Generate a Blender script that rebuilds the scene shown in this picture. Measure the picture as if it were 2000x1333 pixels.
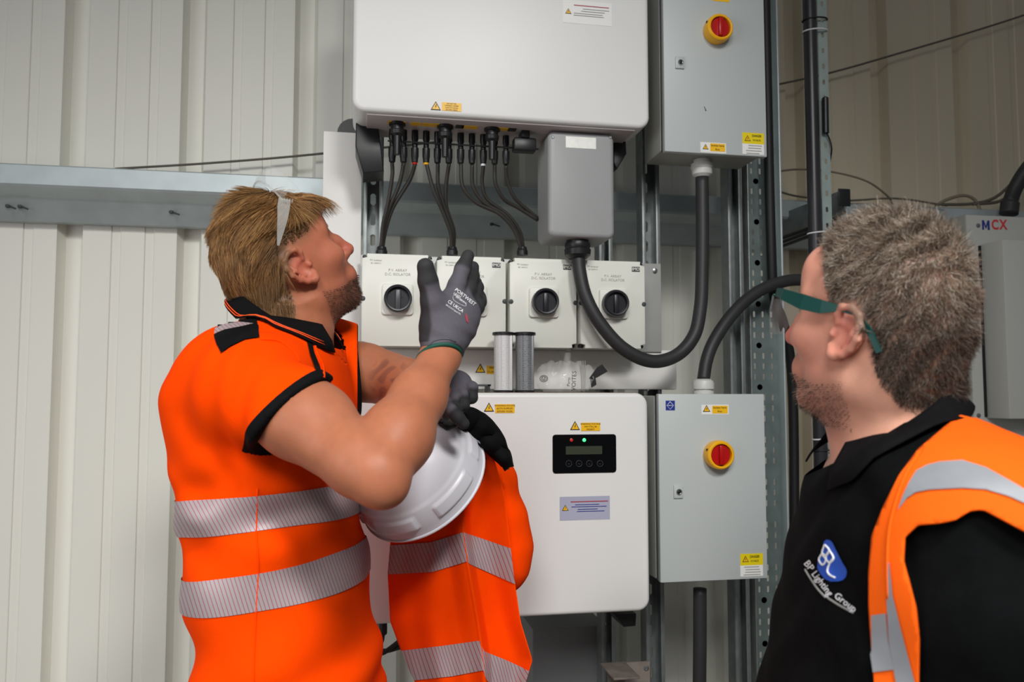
import bpy, bmesh, math, random
import numpy as np
from mathutils import Vector, Matrix
random.seed(7); rng = np.random.default_rng(7)
for o in list(bpy.data.objects): bpy.data.objects.remove(o, do_unlink=True)
scene = bpy.context.scene
COL = scene.collection

# ------------------------------------------------------------------ camera
FPX = 1600.0; CX, CY = 1000.0, 666.5
YAW = math.radians(10.5); PITCH = math.radians(3.8)
CAM = np.array([0.0, 0.0, 1.45])
FWD = np.array([math.sin(YAW)*math.cos(PITCH), math.cos(YAW)*math.cos(PITCH), math.sin(PITCH)])
RGT = np.array([math.cos(YAW), -math.sin(YAW), 0.0])
UPV = np.cross(RGT, FWD)
cam_data = bpy.data.cameras.new('camera'); cam = bpy.data.objects.new('camera', cam_data); COL.objects.link(cam)
cam_data.sensor_width = 36.0; cam_data.lens = 36.0*FPX/2000.0; cam_data.clip_start = 0.05
cam.matrix_world = Matrix(((RGT[0], UPV[0], -FWD[0], CAM[0]), (RGT[1], UPV[1], -FWD[1], CAM[1]), (RGT[2], UPV[2], -FWD[2], CAM[2]), (0, 0, 0, 1)))
cam_data.dof.use_dof = True; cam_data.dof.focus_distance = 1.45; cam_data.dof.aperture_fstop = 5.6
scene.camera = cam

# ------------------------------------------------------------------ world, lights, exposure
world = bpy.data.worlds.new('world'); scene.world = world; world.use_nodes = True
bg = world.node_tree.nodes['Background']; bg.inputs[0].default_value = (0.93, 0.96, 1.0, 1); bg.inputs[1].default_value = 0.14
def area_light(name, loc, target, sx, sy, power, color, spread=180):
    d = bpy.data.lights.new(name, 'AREA'); d.shape = 'RECTANGLE'; d.size = sx; d.size_y = sy; d.energy = power; d.color = color
    d.spread = math.radians(spread)
    o = bpy.data.objects.new(name, d); COL.objects.link(o); o.location = loc
    o.rotation_euler = (Vector(target)-Vector(loc)).to_track_quat('-Z', 'Y').to_euler()
    return o
area_light('high_window', (-0.75, -1.9, 3.3), (0.45, 1.8, 0.15), 1.2, 1.0, 18, (1.0, 0.99, 0.97), 75)
area_light('ceiling_lamp', (0.55, -1.0, 3.2), (-0.15, 1.7, -0.1), 0.45, 0.45, 20, (1.0, 0.985, 0.96), 90)
area_light('side_fill', (-2.4, -0.2, 1.6), (0.5, 1.2, 1.3), 1.4, 1.6, 15, (0.98, 0.99, 1.0), 120)  # added fill from the left to brighten the right man's cheek, no real opening
vs = scene.view_settings; vs.view_transform = 'Standard'; vs.look = 'None'; vs.exposure = -0.26; vs.gamma = 1.0; vs.use_curve_mapping = False

# ------------------------------------------------------------------ pixel / space helpers
def ray(px, py): return FWD + RGT*((px-CX)/FPX) + UPV*((CY-py)/FPX)
def W(px, py, Y):
    r = ray(px, py); return CAM + r*((Y-CAM[1])/r[1])
def D(px, py, d): return CAM + ray(px, py)*d
def XW(px, Y, py=666): return float(W(px, py, Y)[0])
def ZW(px, py, Y): return float(W(px, py, Y)[2])

# ------------------------------------------------------------------ materials
def lin(c):
    if isinstance(c, str): c = tuple(int(c[i:i+2], 16)/255 for i in (0, 2, 4))
    return tuple((v/12.92 if v <= 0.04045 else ((v+0.055)/1.055)**2.4) for v in c[:3]) + (1.0,)
MATS = {}
def mat(name, color, rough=0.5, metal=0.0, var=0.0, vscale=8.0, bump=0.0, bscale=60.0, color2=None, spec=0.5, trans=0.0, ior=1.45, alpha=1.0, emit=None, estr=0.0, sss=0.0, sheen=0.0, coat=0.0, stretch=None):
    m = bpy.data.materials.new(name); m.use_nodes = True; MATS[name] = m
    nt = m.node_tree; b = nt.nodes['Principled BSDF']; c = lin(color)
    b.inputs['Base Color'].default_value = c; b.inputs['Roughness'].default_value = rough; b.inputs['Metallic'].default_value = metal
    b.inputs['Specular IOR Level'].default_value = spec; b.inputs['Transmission Weight'].default_value = trans; b.inputs['IOR'].default_value = ior; b.inputs['Alpha'].default_value = alpha
    b.inputs['Coat Weight'].default_value = coat
    if sss: b.inputs['Subsurface Weight'].default_value = sss; b.inputs['Subsurface Radius'].default_value = (1.0, 0.35, 0.2); b.inputs['Subsurface Scale'].default_value = 0.004
    if sheen: b.inputs['Sheen Weight'].default_value = sheen
    if emit: b.inputs['Emission Color'].default_value = lin(emit); b.inputs['Emission Strength'].default_value = estr
    tc = None
    def coord():
        nonlocal tc
        if tc is None:
            tc = nt.nodes.new('ShaderNodeTexCoord')
        if stretch:
            mp = nt.nodes.new('ShaderNodeMapping'); mp.inputs['Scale'].default_value = stretch
            nt.links.new(tc.outputs['Object'], mp.inputs['Vector']); return mp.outputs['Vector']
        return tc.outputs['Object']
    if var > 0 or color2:
        n = nt.nodes.new('ShaderNodeTexNoise'); n.inputs['Scale'].default_value = vscale; n.inputs['Detail'].default_value = 5
        nt.links.new(coord(), n.inputs['Vector'])
        r = nt.nodes.new('ShaderNodeValToRGB'); r.color_ramp.elements[0].position = 0.3; r.color_ramp.elements[1].position = 0.7
        c2 = lin(color2) if color2 else tuple(min(1, v*(1+var)) for v in c[:3]) + (1,)
        c1 = c if color2 else tuple(v*(1-var) for v in c[:3]) + (1,)
        r.color_ramp.elements[0].color = c1; r.color_ramp.elements[1].color = c2
        nt.links.new(n.outputs['Fac'], r.inputs['Fac']); nt.links.new(r.outputs['Color'], b.inputs['Base Color'])
    if bump > 0:
        n2 = nt.nodes.new('ShaderNodeTexNoise'); n2.inputs['Scale'].default_value = bscale; n2.inputs['Detail'].default_value = 4
        nt.links.new(coord(), n2.inputs['Vector'])
        bp = nt.nodes.new('ShaderNodeBump'); bp.inputs['Strength'].default_value = bump; bp.inputs['Distance'].default_value = 0.003
        nt.links.new(n2.outputs['Fac'], bp.inputs['Height']); nt.links.new(bp.outputs['Normal'], b.inputs['Normal'])
    return m
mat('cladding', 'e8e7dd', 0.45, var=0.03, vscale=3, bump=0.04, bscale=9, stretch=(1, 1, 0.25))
mat('cladding_tan_shaded', 'cabfa8', 0.5, var=0.05, vscale=3, bump=0.04, bscale=9, stretch=(1, 1, 0.25))  # tanner than the back wall, with the right side's shade mixed into the colour
mat('concrete', '8a8883', 0.85, var=0.12, vscale=3, bump=0.2)
mat('galv_paint', 'b4bec0', 0.42, 0.35, var=0.08, vscale=14)
mat('galv', '8e9494', 0.46, 0.7, var=0.14, vscale=38, bump=0.03, bscale=120)
mat('galv_dark', '7e8484', 0.42, 0.7, var=0.2, vscale=26)
mat('alu_plate', 'b2b3b1', 0.5, 0.25, var=0.04, vscale=20)
mat('strip_galv', 'a9b8b4', 0.4, 0.4, var=0.1, vscale=30)
mat('galv_green', '7d8b89', 0.45, 0.65, var=0.12, vscale=30)
mat('white_powder', 'e0e0de', 0.38, bump=0.02, bscale=700)
mat('white_sheet', 'e4e2de', 0.45, var=0.03, vscale=6)
mat('under_grey', 'b9b2b1', 0.5)
mat('dust_top', '8d7d70', 0.9, var=0.25, vscale=30, bump=0.1)
mat('enclosure_grey', 'b9bfbe', 0.42, bump=0.03, bscale=500)
mat('cabinet_grey', 'b0b1ac', 0.42, bump=0.03, bscale=500)
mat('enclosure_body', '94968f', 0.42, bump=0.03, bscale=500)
mat('box_grey', '98999a', 0.4, var=0.02, bump=0.05, bscale=400)
mat('isolator_white', 'dedfd6', 0.4, var=0.015)
mat('isolator_line', 'a9aaa2', 0.6)
mat('black_plastic', '1c1d1f', 0.38, bump=0.02)
mat('black_soft', '141416', 0.55)
mat('black_cable', '2b2b2c', 0.52, var=0.1, vscale=20)
mat('dark_cable', '302d2a', 0.5, var=0.15, vscale=30)
mat('conduit_black', '303034', 0.33, var=0.12, vscale=8)
mat('tan_cable', '7d7563', 0.6)
mat('wire_grey', '5b564d', 0.6)
mat('gland_white', 'c8c9c4', 0.4)
mat('knob_dark', '232429', 0.35)
mat('knob_grey', '4a4b50', 0.35)
mat('safety_yellow', 'f0b010', 0.32)
mat('safety_red', 'b30f10', 0.3)
mat('sticker_yellow', 'f2bb1a', 0.4)
mat('sticker_lemon', 'e6cf10', 0.4)
mat('sticker_white', 'e9e9e6', 0.4)
mat('sticker_lilac', 'a9acc0', 0.35)
mat('print_black', '1a1a1a', 0.5)
mat('print_grey', '8f908c', 0.5)
mat('print_red', 'a8404e', 0.5)
mat('print_white', 'e4e4e6', 0.5)
mat('print_blue', '23348a', 0.45)
mat('mcx_blue', '27307f', 0.45)
mat('mcx_red', 'd0353a', 0.45)
mat('display_black', '0d0e10', 0.16)
mat('lcd', '3a4034', 0.25)
mat('button_grey', '404246', 0.4)
mat('led_green', '20e050', 0.3, emit='30ff60', estr=6.0)
mat('led_red', '7a1510', 0.3, emit='ff4030', estr=0.35)
mat('steel', 'c4c6c6', 0.25, 0.95)
mat('filter_grey', '85888b', 0.45, 0.2)
mat('filter_white', 'cfd0d0', 0.45, 0.1)
mat('silver_label', 'eceee8', 0.25, 0.1, var=0.08, vscale=60)
mat('dark_grille', '3e4242', 0.5)
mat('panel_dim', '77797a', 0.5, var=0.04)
mat('rust_plate', '8a8078', 0.6, 0.3, var=0.25, vscale=30)

# perforated tube look for the filters: fine dots (holes about a millimetre wide)
def perforate(m, scale, dark, lo, hi):
    nt = m.node_tree; b = nt.nodes['Principled BSDF']; tc = nt.nodes.new('ShaderNodeTexCoord')
    v = nt.nodes.new('ShaderNodeTexVoronoi'); v.inputs['Scale'].default_value = scale; v.inputs['Randomness'].default_value = 0.15
    nt.links.new(tc.outputs['Object'], v.inputs['Vector'])
    r = nt.nodes.new('ShaderNodeValToRGB'); r.color_ramp.elements[0].position = lo; r.color_ramp.elements[1].position = hi
    r.color_ramp.elements[0].color = lin(dark); r.color_ramp.elements[1].color = tuple(b.inputs['Base Color'].default_value)
    nt.links.new(v.outputs['Distance'], r.inputs['Fac']); nt.links.new(r.outputs['Color'], b.inputs['Base Color'])
perforate(MATS['filter_grey'], 260, '3a3c40', 0.25, 0.4)
perforate(MATS['filter_white'], 260, '9b9d9f', 0.2, 0.35)

# ------------------------------------------------------------------ object helpers
def root(name, loc, label, cat, group=None):
    o = bpy.data.objects.new(name, None); COL.objects.link(o); o.location = tuple(loc); o.empty_display_size = 0.05
    tag(o, label, cat, group); return o
def tag(o, label=None, cat=None, group=None, kind=None):
    if label: o['label'] = label
    if cat: o['category'] = cat
    if group: o['group'] = group
    if kind: o['kind'] = kind
    return o
def wloc(o):
    v = np.zeros(3)
    while o is not None:
        v = v + np.array(o.location); o = o.parent
    return v
def link_mesh(name, me, m, parent=None, smooth=False):
    if m is not None:
        for k in (m if isinstance(m, (list, tuple)) else [m]): me.materials.append(MATS[k] if isinstance(k, str) else k)
    if smooth: me.polygons.foreach_set('use_smooth', [True]*len(me.polygons))
    o = bpy.data.objects.new(name, me); COL.objects.link(o)
    if parent is not None: o.parent = parent
    return o
def mk(name, verts, faces, m, parent=None, smooth=False):
    """verts in world space; shifted into the parent's frame, origin at the piece itself when top-level"""
    v = np.asarray(verts, dtype=float)
    if parent is not None:
        v = v - wloc(parent); off = None
    else:
        off = np.array([v[:, 0].mean(), v[:, 1].mean(), v[:, 2].min()]); v = v - off
    me = bpy.data.meshes.new(name); me.from_pydata(v.tolist(), [], faces if isinstance(faces, list) else faces.tolist()); me.update()
    o = link_mesh(name, me, m, parent, smooth)
    if off is not None: o.location = off
    return o
def bm_obj(name, bm, m, parent=None, smooth=False):
    bmesh.ops.recalc_face_normals(bm, faces=bm.faces)
    me = bpy.data.meshes.new(name); off = None
    vs_ = np.array([v.co[:] for v in bm.verts])
    off = wloc(parent) if parent is not None else np.array([vs_[:, 0].mean(), vs_[:, 1].mean(), vs_[:, 2].min()])
    for v in bm.verts: v.co -= Vector(off)
    bm.to_mesh(me); bm.free()
    o = link_mesh(name, me, m, parent, smooth)
    if parent is None: o.location = off
    if smooth:
        try: me.set_sharp_from_angle(angle=math.radians(38))
        except Exception: pass
    return o
def bm_box(bm, x0, x1, y0, y1, z0, z1, bev=0.0, seg=2):
    r = bmesh.ops.create_cube(bm, size=1.0); vv = r['verts']
    for v in vv:
        v.co = Vector(((x0+x1)/2 + v.co.x*(x1-x0), (y0+y1)/2 + v.co.y*(y1-y0), (z0+z1)/2 + v.co.z*(z1-z0)))
    if bev > 0:
        ee = list({e for v in vv for e in v.link_edges})
        bmesh.ops.bevel(bm, geom=ee, offset=bev, segments=seg, affect='EDGES', profile=0.5)
def box(name, x0, x1, y0, y1, z0, z1, m, parent=None, bev=0.0, seg=2):
    bm = bmesh.new(); bm_box(bm, min(x0, x1), max(x0, x1), min(y0, y1), max(y0, y1), min(z0, z1), max(z0, z1), bev, seg)
    return bm_obj(name, bm, m, parent, smooth=bev > 0)
def rrect(x0, x1, z0, z1, r, n=6):
    pts = []
    for cx, cz, a0 in ((x1-r, z1-r, 0), (x0+r, z1-r, 90), (x0+r, z0+r, 180), (x1-r, z0+r, 270)):
        for k in range(n+1):
            a = math.radians(a0+90*k/n); pts.append((cx+r*math.cos(a), cz+r*math.sin(a)))
    return pts
def inset_poly(pts, d):
    c = np.mean(pts, 0); out = []
    P = np.array(pts); n = len(P)
    for i in range(n):
        a, b, c_ = P[i-1], P[i], P[(i+1) % n]
        t = (c_-a); t = t/(np.linalg.norm(t)+1e-9); nrm = np.array([-t[1], t[0]])   # ccw inward normal
        out.append(tuple(b+nrm*d))
    return out
def prism_y(name, pts, y_front, y_back, m, parent=None, bev=0.0, seg=3, back_open=False):
    """outline pts (x,z) counter-clockwise seen from the front (-Y), extruded along +Y with a rounded front edge"""
    n = len(pts); verts = []; rings = []
    if bev > 0:
        for k in range(seg+1):
            a = math.pi/2*k/seg
            ins = bev*(1-math.sin(a)); yy = y_front + bev*(1-math.cos(a))
            rings.append((inset_poly(pts, ins), yy))
    else: rings.append((pts, y_front))
    rings.append((pts, y_back))
    for p, y in rings: verts += [(a, y, b) for a, b in p]
    faces = [list(range(n))]
    for k in range(len(rings)-1):
        for i in range(n):
            j = (i+1) % n; faces.append([k*n+i, (k+1)*n+i, (k+1)*n+j, k*n+j])
    faces.append(list(range((len(rings)-1)*n, len(rings)*n))[::-1])
    o = mk(name, verts, faces, m, parent, smooth=True)
    bm = bmesh.new(); bm.from_mesh(o.data); bmesh.ops.recalc_face_normals(bm, faces=bm.faces); bm.to_mesh(o.data); bm.free()
    o.data.set_sharp_from_angle(angle=math.radians(40)); return o
def frame(d):
    d = np.array(d, float); d /= np.linalg.norm(d)
    a = np.array([0, 0, 1.0]) if abs(d[2]) < 0.9 else np.array([1.0, 0, 0])
    u = np.cross(a, d); u /= np.linalg.norm(u); v = np.cross(d, u); return d, u, v
def lathe(name, p, d, prof, m, parent=None, n=28, mats_by_seg=None):
    """prof: list of (t along d, radius); closed at both ends"""
    p = np.array(p, float); d, u, v = frame(d); verts = []; faces = []
    for t, r in prof:
        for k in range(n):
            a = 2*math.pi*k/n; verts.append(p + d*t + (u*math.cos(a)+v*math.sin(a))*max(r, 1e-5))
    for s in range(len(prof)-1):
        for k in range(n):
            j = (k+1) % n; faces.append([s*n+k, s*n+j, (s+1)*n+j, (s+1)*n+k])
    faces.append(list(range(n))[::-1]); faces.append(list(range((len(prof)-1)*n, len(prof)*n)))
    o = mk(name, verts, faces, m, parent, smooth=True)
    o.data.set_sharp_from_angle(angle=math.radians(35)); return o
def catmull(pts, per=10):
    P = [np.array(p, float) for p in pts]; P = [2*P[0]-P[1]] + P + [2*P[-1]-P[-2]]; out = []
    for i in range(1, len(P)-2):
        for k in range(per):
            t = k/per; a, b, c, d = P[i-1], P[i], P[i+1], P[i+2]
            out.append(0.5*((2*b)+(-a+c)*t+(2*a-5*b+4*c-d)*t*t+(-a+3*b-3*c+d)*t**3))
    out.append(P[-2]); return out
def tube_data(path, rad, n=10):
    verts = []; faces = []; u = None; L = len(path)
    for i, p in enumerate(path):
        t = path[min(i+1, L-1)] - path[max(i-1, 0)]; t = t/(np.linalg.norm(t)+1e-12)
        if u is None: _, u, v = frame(t)
        else:
            u = u - t*np.dot(u, t); u /= np.linalg.norm(u); v = np.cross(t, u)
        r = rad[i] if hasattr(rad, '__len__') else rad
        for k in range(n):
            a = 2*math.pi*k/n; verts.append(p+(u*math.cos(a)+v*math.sin(a))*r)
    for i in range(L-1):
        for k in range(n):
            j = (k+1) % n; faces.append([i*n+k, i*n+j, (i+1)*n+j, (i+1)*n+k])
    faces.append(list(range(n))[::-1]); faces.append([(L-1)*n+k for k in range(n)])
    return verts, faces
def tube(name, pts, rad, m, parent=None, n=12, per=8, smooth_path=True):
    path = catmull(pts, per) if smooth_path else [np.array(p, float) for p in pts]
    v, f = tube_data(path, rad, n); return mk(name, v, f, m, parent, smooth=True)
def text(name, s, size, origin, m, parent=None, xdir=(1, 0, 0), zdir=(0, 0, 1), depth=0.0006, align='CENTER', bold=0.0, xscale=1.0):
    """flat printed lettering; origin is the middle of the text block"""
    cu = bpy.data.curves.new(name, 'FONT'); cu.body = s; cu.size = size; cu.align_x = align; cu.align_y = 'CENTER'; cu.extrude = depth/2; cu.offset = bold; cu.resolution_u = 3
    ob = bpy.data.objects.new(name, cu); me = bpy.data.meshes.new_from_object(ob); bpy.data.objects.remove(ob)
    xd = np.array(xdir, float); xd /= np.linalg.norm(xd); zd = np.array(zdir, float); zd -= xd*np.dot(xd, zd); zd /= np.linalg.norm(zd); nd = np.cross(xd, zd)
    o0 = np.array(origin, float) - (wloc(parent) if parent is not None else 0)
    co = np.empty(len(me.vertices)*3); me.vertices.foreach_get('co', co); co = co.reshape(-1, 3)
    co = o0 + co[:, :1]*xd*xscale + co[:, 1:2]*zd + co[:, 2:3]*nd
    me.vertices.foreach_set('co', co.ravel()); me.update(); me.materials.clear()
    return link_mesh(name, me, m, parent)
def slotted(name, x0, x1, z0, z1, y, cols, pitch, sw, sh, m, parent, thick=0.002, flange=0.0, skip=None):
    """perforated plate in the XZ plane facing -Y; cols = slot centres across (metres from x0); real holes"""
    verts = []; faces = []; idx = {}
    def V(x, z):
        k = (round(x, 6), round(z, 6))
        if k not in idx: idx[k] = len(verts); verts.append((x, y, z))
        return idx[k]
    xs = [0.0] + [(cols[i]+cols[i+1])/2 for i in range(len(cols)-1)] + [x1-x0]
    nz = int((z1-z0)/pitch)
    for r in range(nz):
        zc = z0+(r+0.5)*pitch
        for c, cx in enumerate(cols):
            a, b = x0+xs[c], x0+xs[c+1]; lo, hi = zc-pitch/2, zc+pitch/2
            q = [V(a, lo), V(b, lo), V(b, hi), V(a, hi)]
            if skip and skip(c, r): faces.append(q); continue
            cc = x0+cx; w, h, t = sw/2, sh/2, min(sw, sh)/2*0.6
            ring = [(cc-w, zc-h+t), (cc-w+t, zc-h), (cc+w-t, zc-h), (cc+w, zc-h+t), (cc+w, zc+h-t), (cc+w-t, zc+h), (cc-w+t, zc+h), (cc-w, zc+h-t)]
            R = [V(*p) for p in ring]
            faces += [[q[0], q[1], R[2], R[1]], [q[1], R[3], R[2]], [q[1], q[2], R[4], R[3]], [q[2], R[5], R[4]], [q[2], q[3], R[6], R[5]], [q[3], R[7], R[6]], [q[3], q[0], R[0], R[7]], [q[0], R[1], R[0]]]
    if flange != 0:
        for sx in (x0, x1):
            k = len(verts); zt = z0+nz*pitch
            verts += [(sx, y, z0), (sx, y, zt), (sx, y+flange, zt), (sx, y+flange, z0)]; faces.append([k, k+1, k+2, k+3])
    o = mk(name, verts, faces, m, parent)
    s = o.modifiers.new('thickness', 'SOLIDIFY'); s.thickness = thick; s.offset = 0
    return o
# ================================================================== the setting
YW = 2.30
XA, XB = W(128, 0, YW)[0], W(577, 0, YW)[0]; PER = (XB-XA)/2
def clad_profile(xs, xe):
    """liner sheet profile: deep recessed channels and shallow swages"""
    pts = []; k0 = math.floor((xs-XA)/PER)-1
    for k in range(k0, k0+40):
        x = XA+k*PER
        if x > xe: break
        for dx, dy in ((0, 0), (0.013, 0.036), (0.056, 0.036), (0.069, 0.0), (0.145, 0), (0.1475, 0.003), (0.170, 0.003), (0.1725, 0), (0.236, 0), (0.2385, 0.003), (0.261, 0.003), (0.2635, 0)):
            pts.append((x+dx*PER/0.325, YW+dy))
    P = [p for p in pts if xs <= p[0] <= xe]
    return [(xs, YW)] + P + [(xe, YW)]
def wall(name, xs, xe, m, label):
    P = clad_profile(xs, xe); n = len(P); v = []; f = []
    for z in (0.0, 4.2): v += [(x, y, z) for x, y in P]
    for z in (0.0, 4.2): v += [(xs, YW+0.12, z), (xe, YW+0.12, z)]
    for i in range(n-1): f.append([i, i+1, n+i+1, n+i])
    a, b, c, d = 2*n, 2*n+1, 2*n+2, 2*n+3
    f += [[b, a, c, d], [0, n, c, a], [n-1, b, d, 2*n-1], [*range(n)][::-1]+[a, b], [n+i for i in range(n)]+[d, c]]
    o = mk(name, v, f, m); return tag(o, label, 'wall', kind='structure')
XCORN = XW(1512, YW)
wall('wall_back', -3.2, XCORN, 'cladding', 'cream profiled metal cladding wall behind the equipment')
wall('wall_right', XCORN+0.001, 4.2, 'cladding_tan_shaded', 'profiled metal cladding wall on the right behind the posts, tan with shade painted in')
box('floor', -3.2, 4.2, -2.0, YW+0.1, -0.1, 0.0, 'concrete'); tag(bpy.data.objects['floor'], 'grey concrete floor', 'floor', kind='structure')

# horizontal rail (cold-rolled purlin) across the wall
def purlin(name, xs, xe, yoff=0.0):
    zt = ZW(315, 333, 2.17); zl = ZW(315, 376, 2.17); zb = ZW(315, 437, 2.24)
    prof = [(YW-0.002, zt), (2.17, zt), (2.165, zt-0.004), (2.165, zl+0.006), (2.17, zl), (2.215, zl-0.016), (2.222, zl-0.024), (2.262, zb+0.004), (2.266, zb), (YW-0.002, zb)]
    v = []; f = []; n = len(prof)
    for x in (xs, xe): v += [(x, y, z) for y, z in prof]
    for i in range(n): f.append([i, (i+1) % n, n+(i+1) % n, n+i])
    f += [list(range(n))[::-1], list(range(n, 2*n))]
    o = mk(name, v, f, 'galv_paint'); tag(o, 'galvanised horizontal wall rail behind the inverters', 'rail', kind='structure')
    for px in (16, 40, 335, 960):
        p = W(px, 402 + px*0.037, 2.236); lathe('screw', p, (0, -1, 0), [(0, 0.006), (0.004, 0.006), (0.006, 0.003)], 'dark_grille', o, 10)
        lathe('screw_tail', p + np.array([0.004, 0, -0.001]), (0.8, -0.5, -0.35), [(0, 0.0025), (0.022, 0.002)], 'dark_grille', o, 8)
    return o
purlin('trim_1', -3.1, 4.1)

# ================================================================== sign / sticker helpers
def tri_sign(px, py, Y, size_px, parent, mname='warning_triangle'):
    c = W(px, py, Y); s = size_px/FPX*Y*1.02
    h = s*0.88
    def tri(nm, sc, yy, m):
        v = [(c[0]-s/2*sc, yy, c[2]-h*0.36*sc), (c[0]+s/2*sc, yy, c[2]-h*0.36*sc), (c[0], yy, c[2]+h*0.64*sc)]
        v2 = [(a, yy+0.0006, b) for a, _, b in v]
        return mk(nm, v+v2, [[0, 1, 2], [5, 4, 3], [0, 3, 4, 1], [1, 4, 5, 2], [2, 5, 3, 0]], m, parent)
    tri(mname, 1.0, Y-0.0004, 'print_black'); tri('triangle_field', 0.74, Y-0.0009, 'sticker_yellow')
    b = [(0.10, 0.42), (-0.13, 0.02), (0.0, 0.04), (-0.10, -0.26), (0.14, 0.10), (0.02, 0.09), (0.18, 0.40)]
    bv = [(c[0]+x*s*0.62, Y-0.0012, c[2]+z*s*0.62) for x, z in b]
    mk('lightning_bolt', bv, [[0, 1, 2, 5, 6], [2, 3, 4, 5]], 'print_black', parent)
def plate(name, px0, px1, py0, py1, Y, m, parent, t=0.0008, dz=0.0, r=0.0):
    xm, ym = (px0+px1)/2, (py0+py1)/2
    x0, x1 = XW(px0, Y, ym), XW(px1, Y, ym); z1, z0 = ZW(xm, py0, Y), ZW(xm, py1, Y)
    if r: return prism_y(name, rrect(x0, x1, z0, z1, r, 3), Y-t-dz, Y-dz, m, parent)
    return box(name, x0, x1, Y-t-dz, Y-dz, z0, z1, m, parent)
def lines(px0, px1, ys, Y, m, parent, h_px=1.6, dz=0.0009, jitter=6):
    for i, y in enumerate(ys):
        plate('print_line', px0+random.random()*jitter, px1-random.random()*jitter, y-h_px/2, y+h_px/2, Y, m, parent, 0.0003, dz)
def warning_pair(tx, ty, ts, rx0, rx1, ry0, ry1, Y, parent, txt, backing=None):
    if backing: plate('sticker_backing', *backing, Y, 'sticker_white', parent, 0.0005)
    tri_sign(tx, ty, Y-0.0005, ts, parent)
    plate('warning_label', rx0, rx1, ry0, ry1, Y-0.0005, 'sticker_yellow', parent, 0.0006)
    n = len(txt); hh = (ry1-ry0)/n*0.78
    for i, t in enumerate(txt):
        c = W((rx0+rx1)/2, ry0+(ry1-ry0)*(i+0.5)/n, Y-0.0014)
        text('warning_print', t, hh/FPX*Y*1.05, c, 'print_black', parent, depth=0.0003, xscale=1.0)
def danger_label(px0, px1, py0, py1, Y, parent):
    ym = py0+(py1-py0)*0.5
    plate('danger_label_foot', px0, px1, ym, py1, Y, 'sticker_white', parent, 0.0006)
    plate('danger_label', px0, px1, py0, ym+0.5, Y, 'sticker_lemon', parent, 0.0007)
    tri_sign(px0+10, (py0+ym)/2+1, Y-0.0006, 14, parent)
    for i, (t, s) in enumerate((('DANGER', 7.0), ('415 VOLTS', 5.0))):
        c = W(px0+28, py0+6+i*8.5, Y-0.0013); text('danger_print', t, s/FPX*Y*1.05, c, 'print_black', parent, depth=0.0003, xscale=0.72)
    lines(px0+6, px1-4, [ym+4, ym+9, ym+14, ym+19], Y-0.0006, 'print_grey', parent, 1.3, 0.0003)

# ================================================================== inverters
def inverter(name, px0, px1, z0, z1, Y, depth, label, ymid):
    x0, x1 = XW(px0, Y, ymid), XW(px1, Y, ymid)
    t = root(name, ((x0+x1)/2, Y+depth/2, z0), label, 'inverter')
    prism_y('casing', rrect(x0, x1, z0, z1, 0.026, 8), Y, Y+depth, 'white_powder', t, bev=0.009, seg=5)
    prism_y('rear_heatsink', rrect(x0+0.02, x1-0.02, z0+0.03, z1-0.03, 0.01, 3), Y+depth, Y+depth+0.03, 'galv_dark', t)
    return t, x0, x1
YI = 1.70
zb_up = ZW(980, 233, YI)
zt_lo, zb_lo = ZW(1000, 768, 1.68), ZW(1000, 1208, 1.68)
H_INV = zt_lo-zb_lo
inv_u, ux0, ux1 = inverter('solar_inverter', 689, 1268, zb_up, zb_up+H_INV*1.08, YI, 0.165, 'upper white solar inverter with black cable plugs underneath', 120)
inv_l, lx0, lx1 = inverter('solar_inverter', 684, 1268, zb_lo, zt_lo, 1.68, 0.19, 'lower white solar inverter with black display panel and green light', 980)
# underside of upper inverter
box('base_panel', ux0+0.03, ux1-0.03, YI+0.012, YI+0.16, zb_up-0.004, zb_up+0.004, 'under_grey', inv_u, 0.002)
warning_pair(851, 209, 20, 863, 901, 201, 217, YI, inv_u, ['DO NOT DIS', 'CONNECT UNDER', 'LOAD DC CONN', 'ECTORS INSIDE'])
plate('rating_label', 1100, 1195, 3, 48, YI, 'sticker_white', inv_u, 0.0006)
tri_sign(1110, 23, YI-0.0006, 13, inv_u); lines(1119, 1190, [13], YI-0.0006, 'print_red', inv_u, 1.6, 0.0003); lines(1119, 1192, [20, 24, 28, 32], YI-0.0006, 'print_grey', inv_u, 1.2, 0.0003, 30)
for cx, w in ((775, 36), (812, 20), (841, 34), (874, 16), (898, 16), (918, 30), (975, 34), (1000, 16)):
    Yb = YI+0.05; p0 = W(cx-w/2, 232+(cx-760)*0.05, Yb); p1 = W(cx+w/2, 232+(cx-760)*0.05, Yb)
    box('terminal_label', p0[0], p1[0], Yb-0.008, Yb+0.012, zb_up-0.0052, zb_up-0.0038, 'sticker_yellow' if w > 18 else 'print_black', inv_u)
for pts, nm in (([(695, 240), (694, 285), (709, 338), (750, 334), (738, 238)], 'mounting_arm'), ([(1198, 262), (1198, 318), (1206, 330), (1224, 300), (1222, 262)], 'mounting_arm')):
    P = [(W(a, b, 1.80)[0], W(a, b, 1.80)[2]) for a, b in pts]
    prism_y(nm, P, 1.80, 1.885, 'black_plastic', inv_u, bev=0.003)
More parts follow.
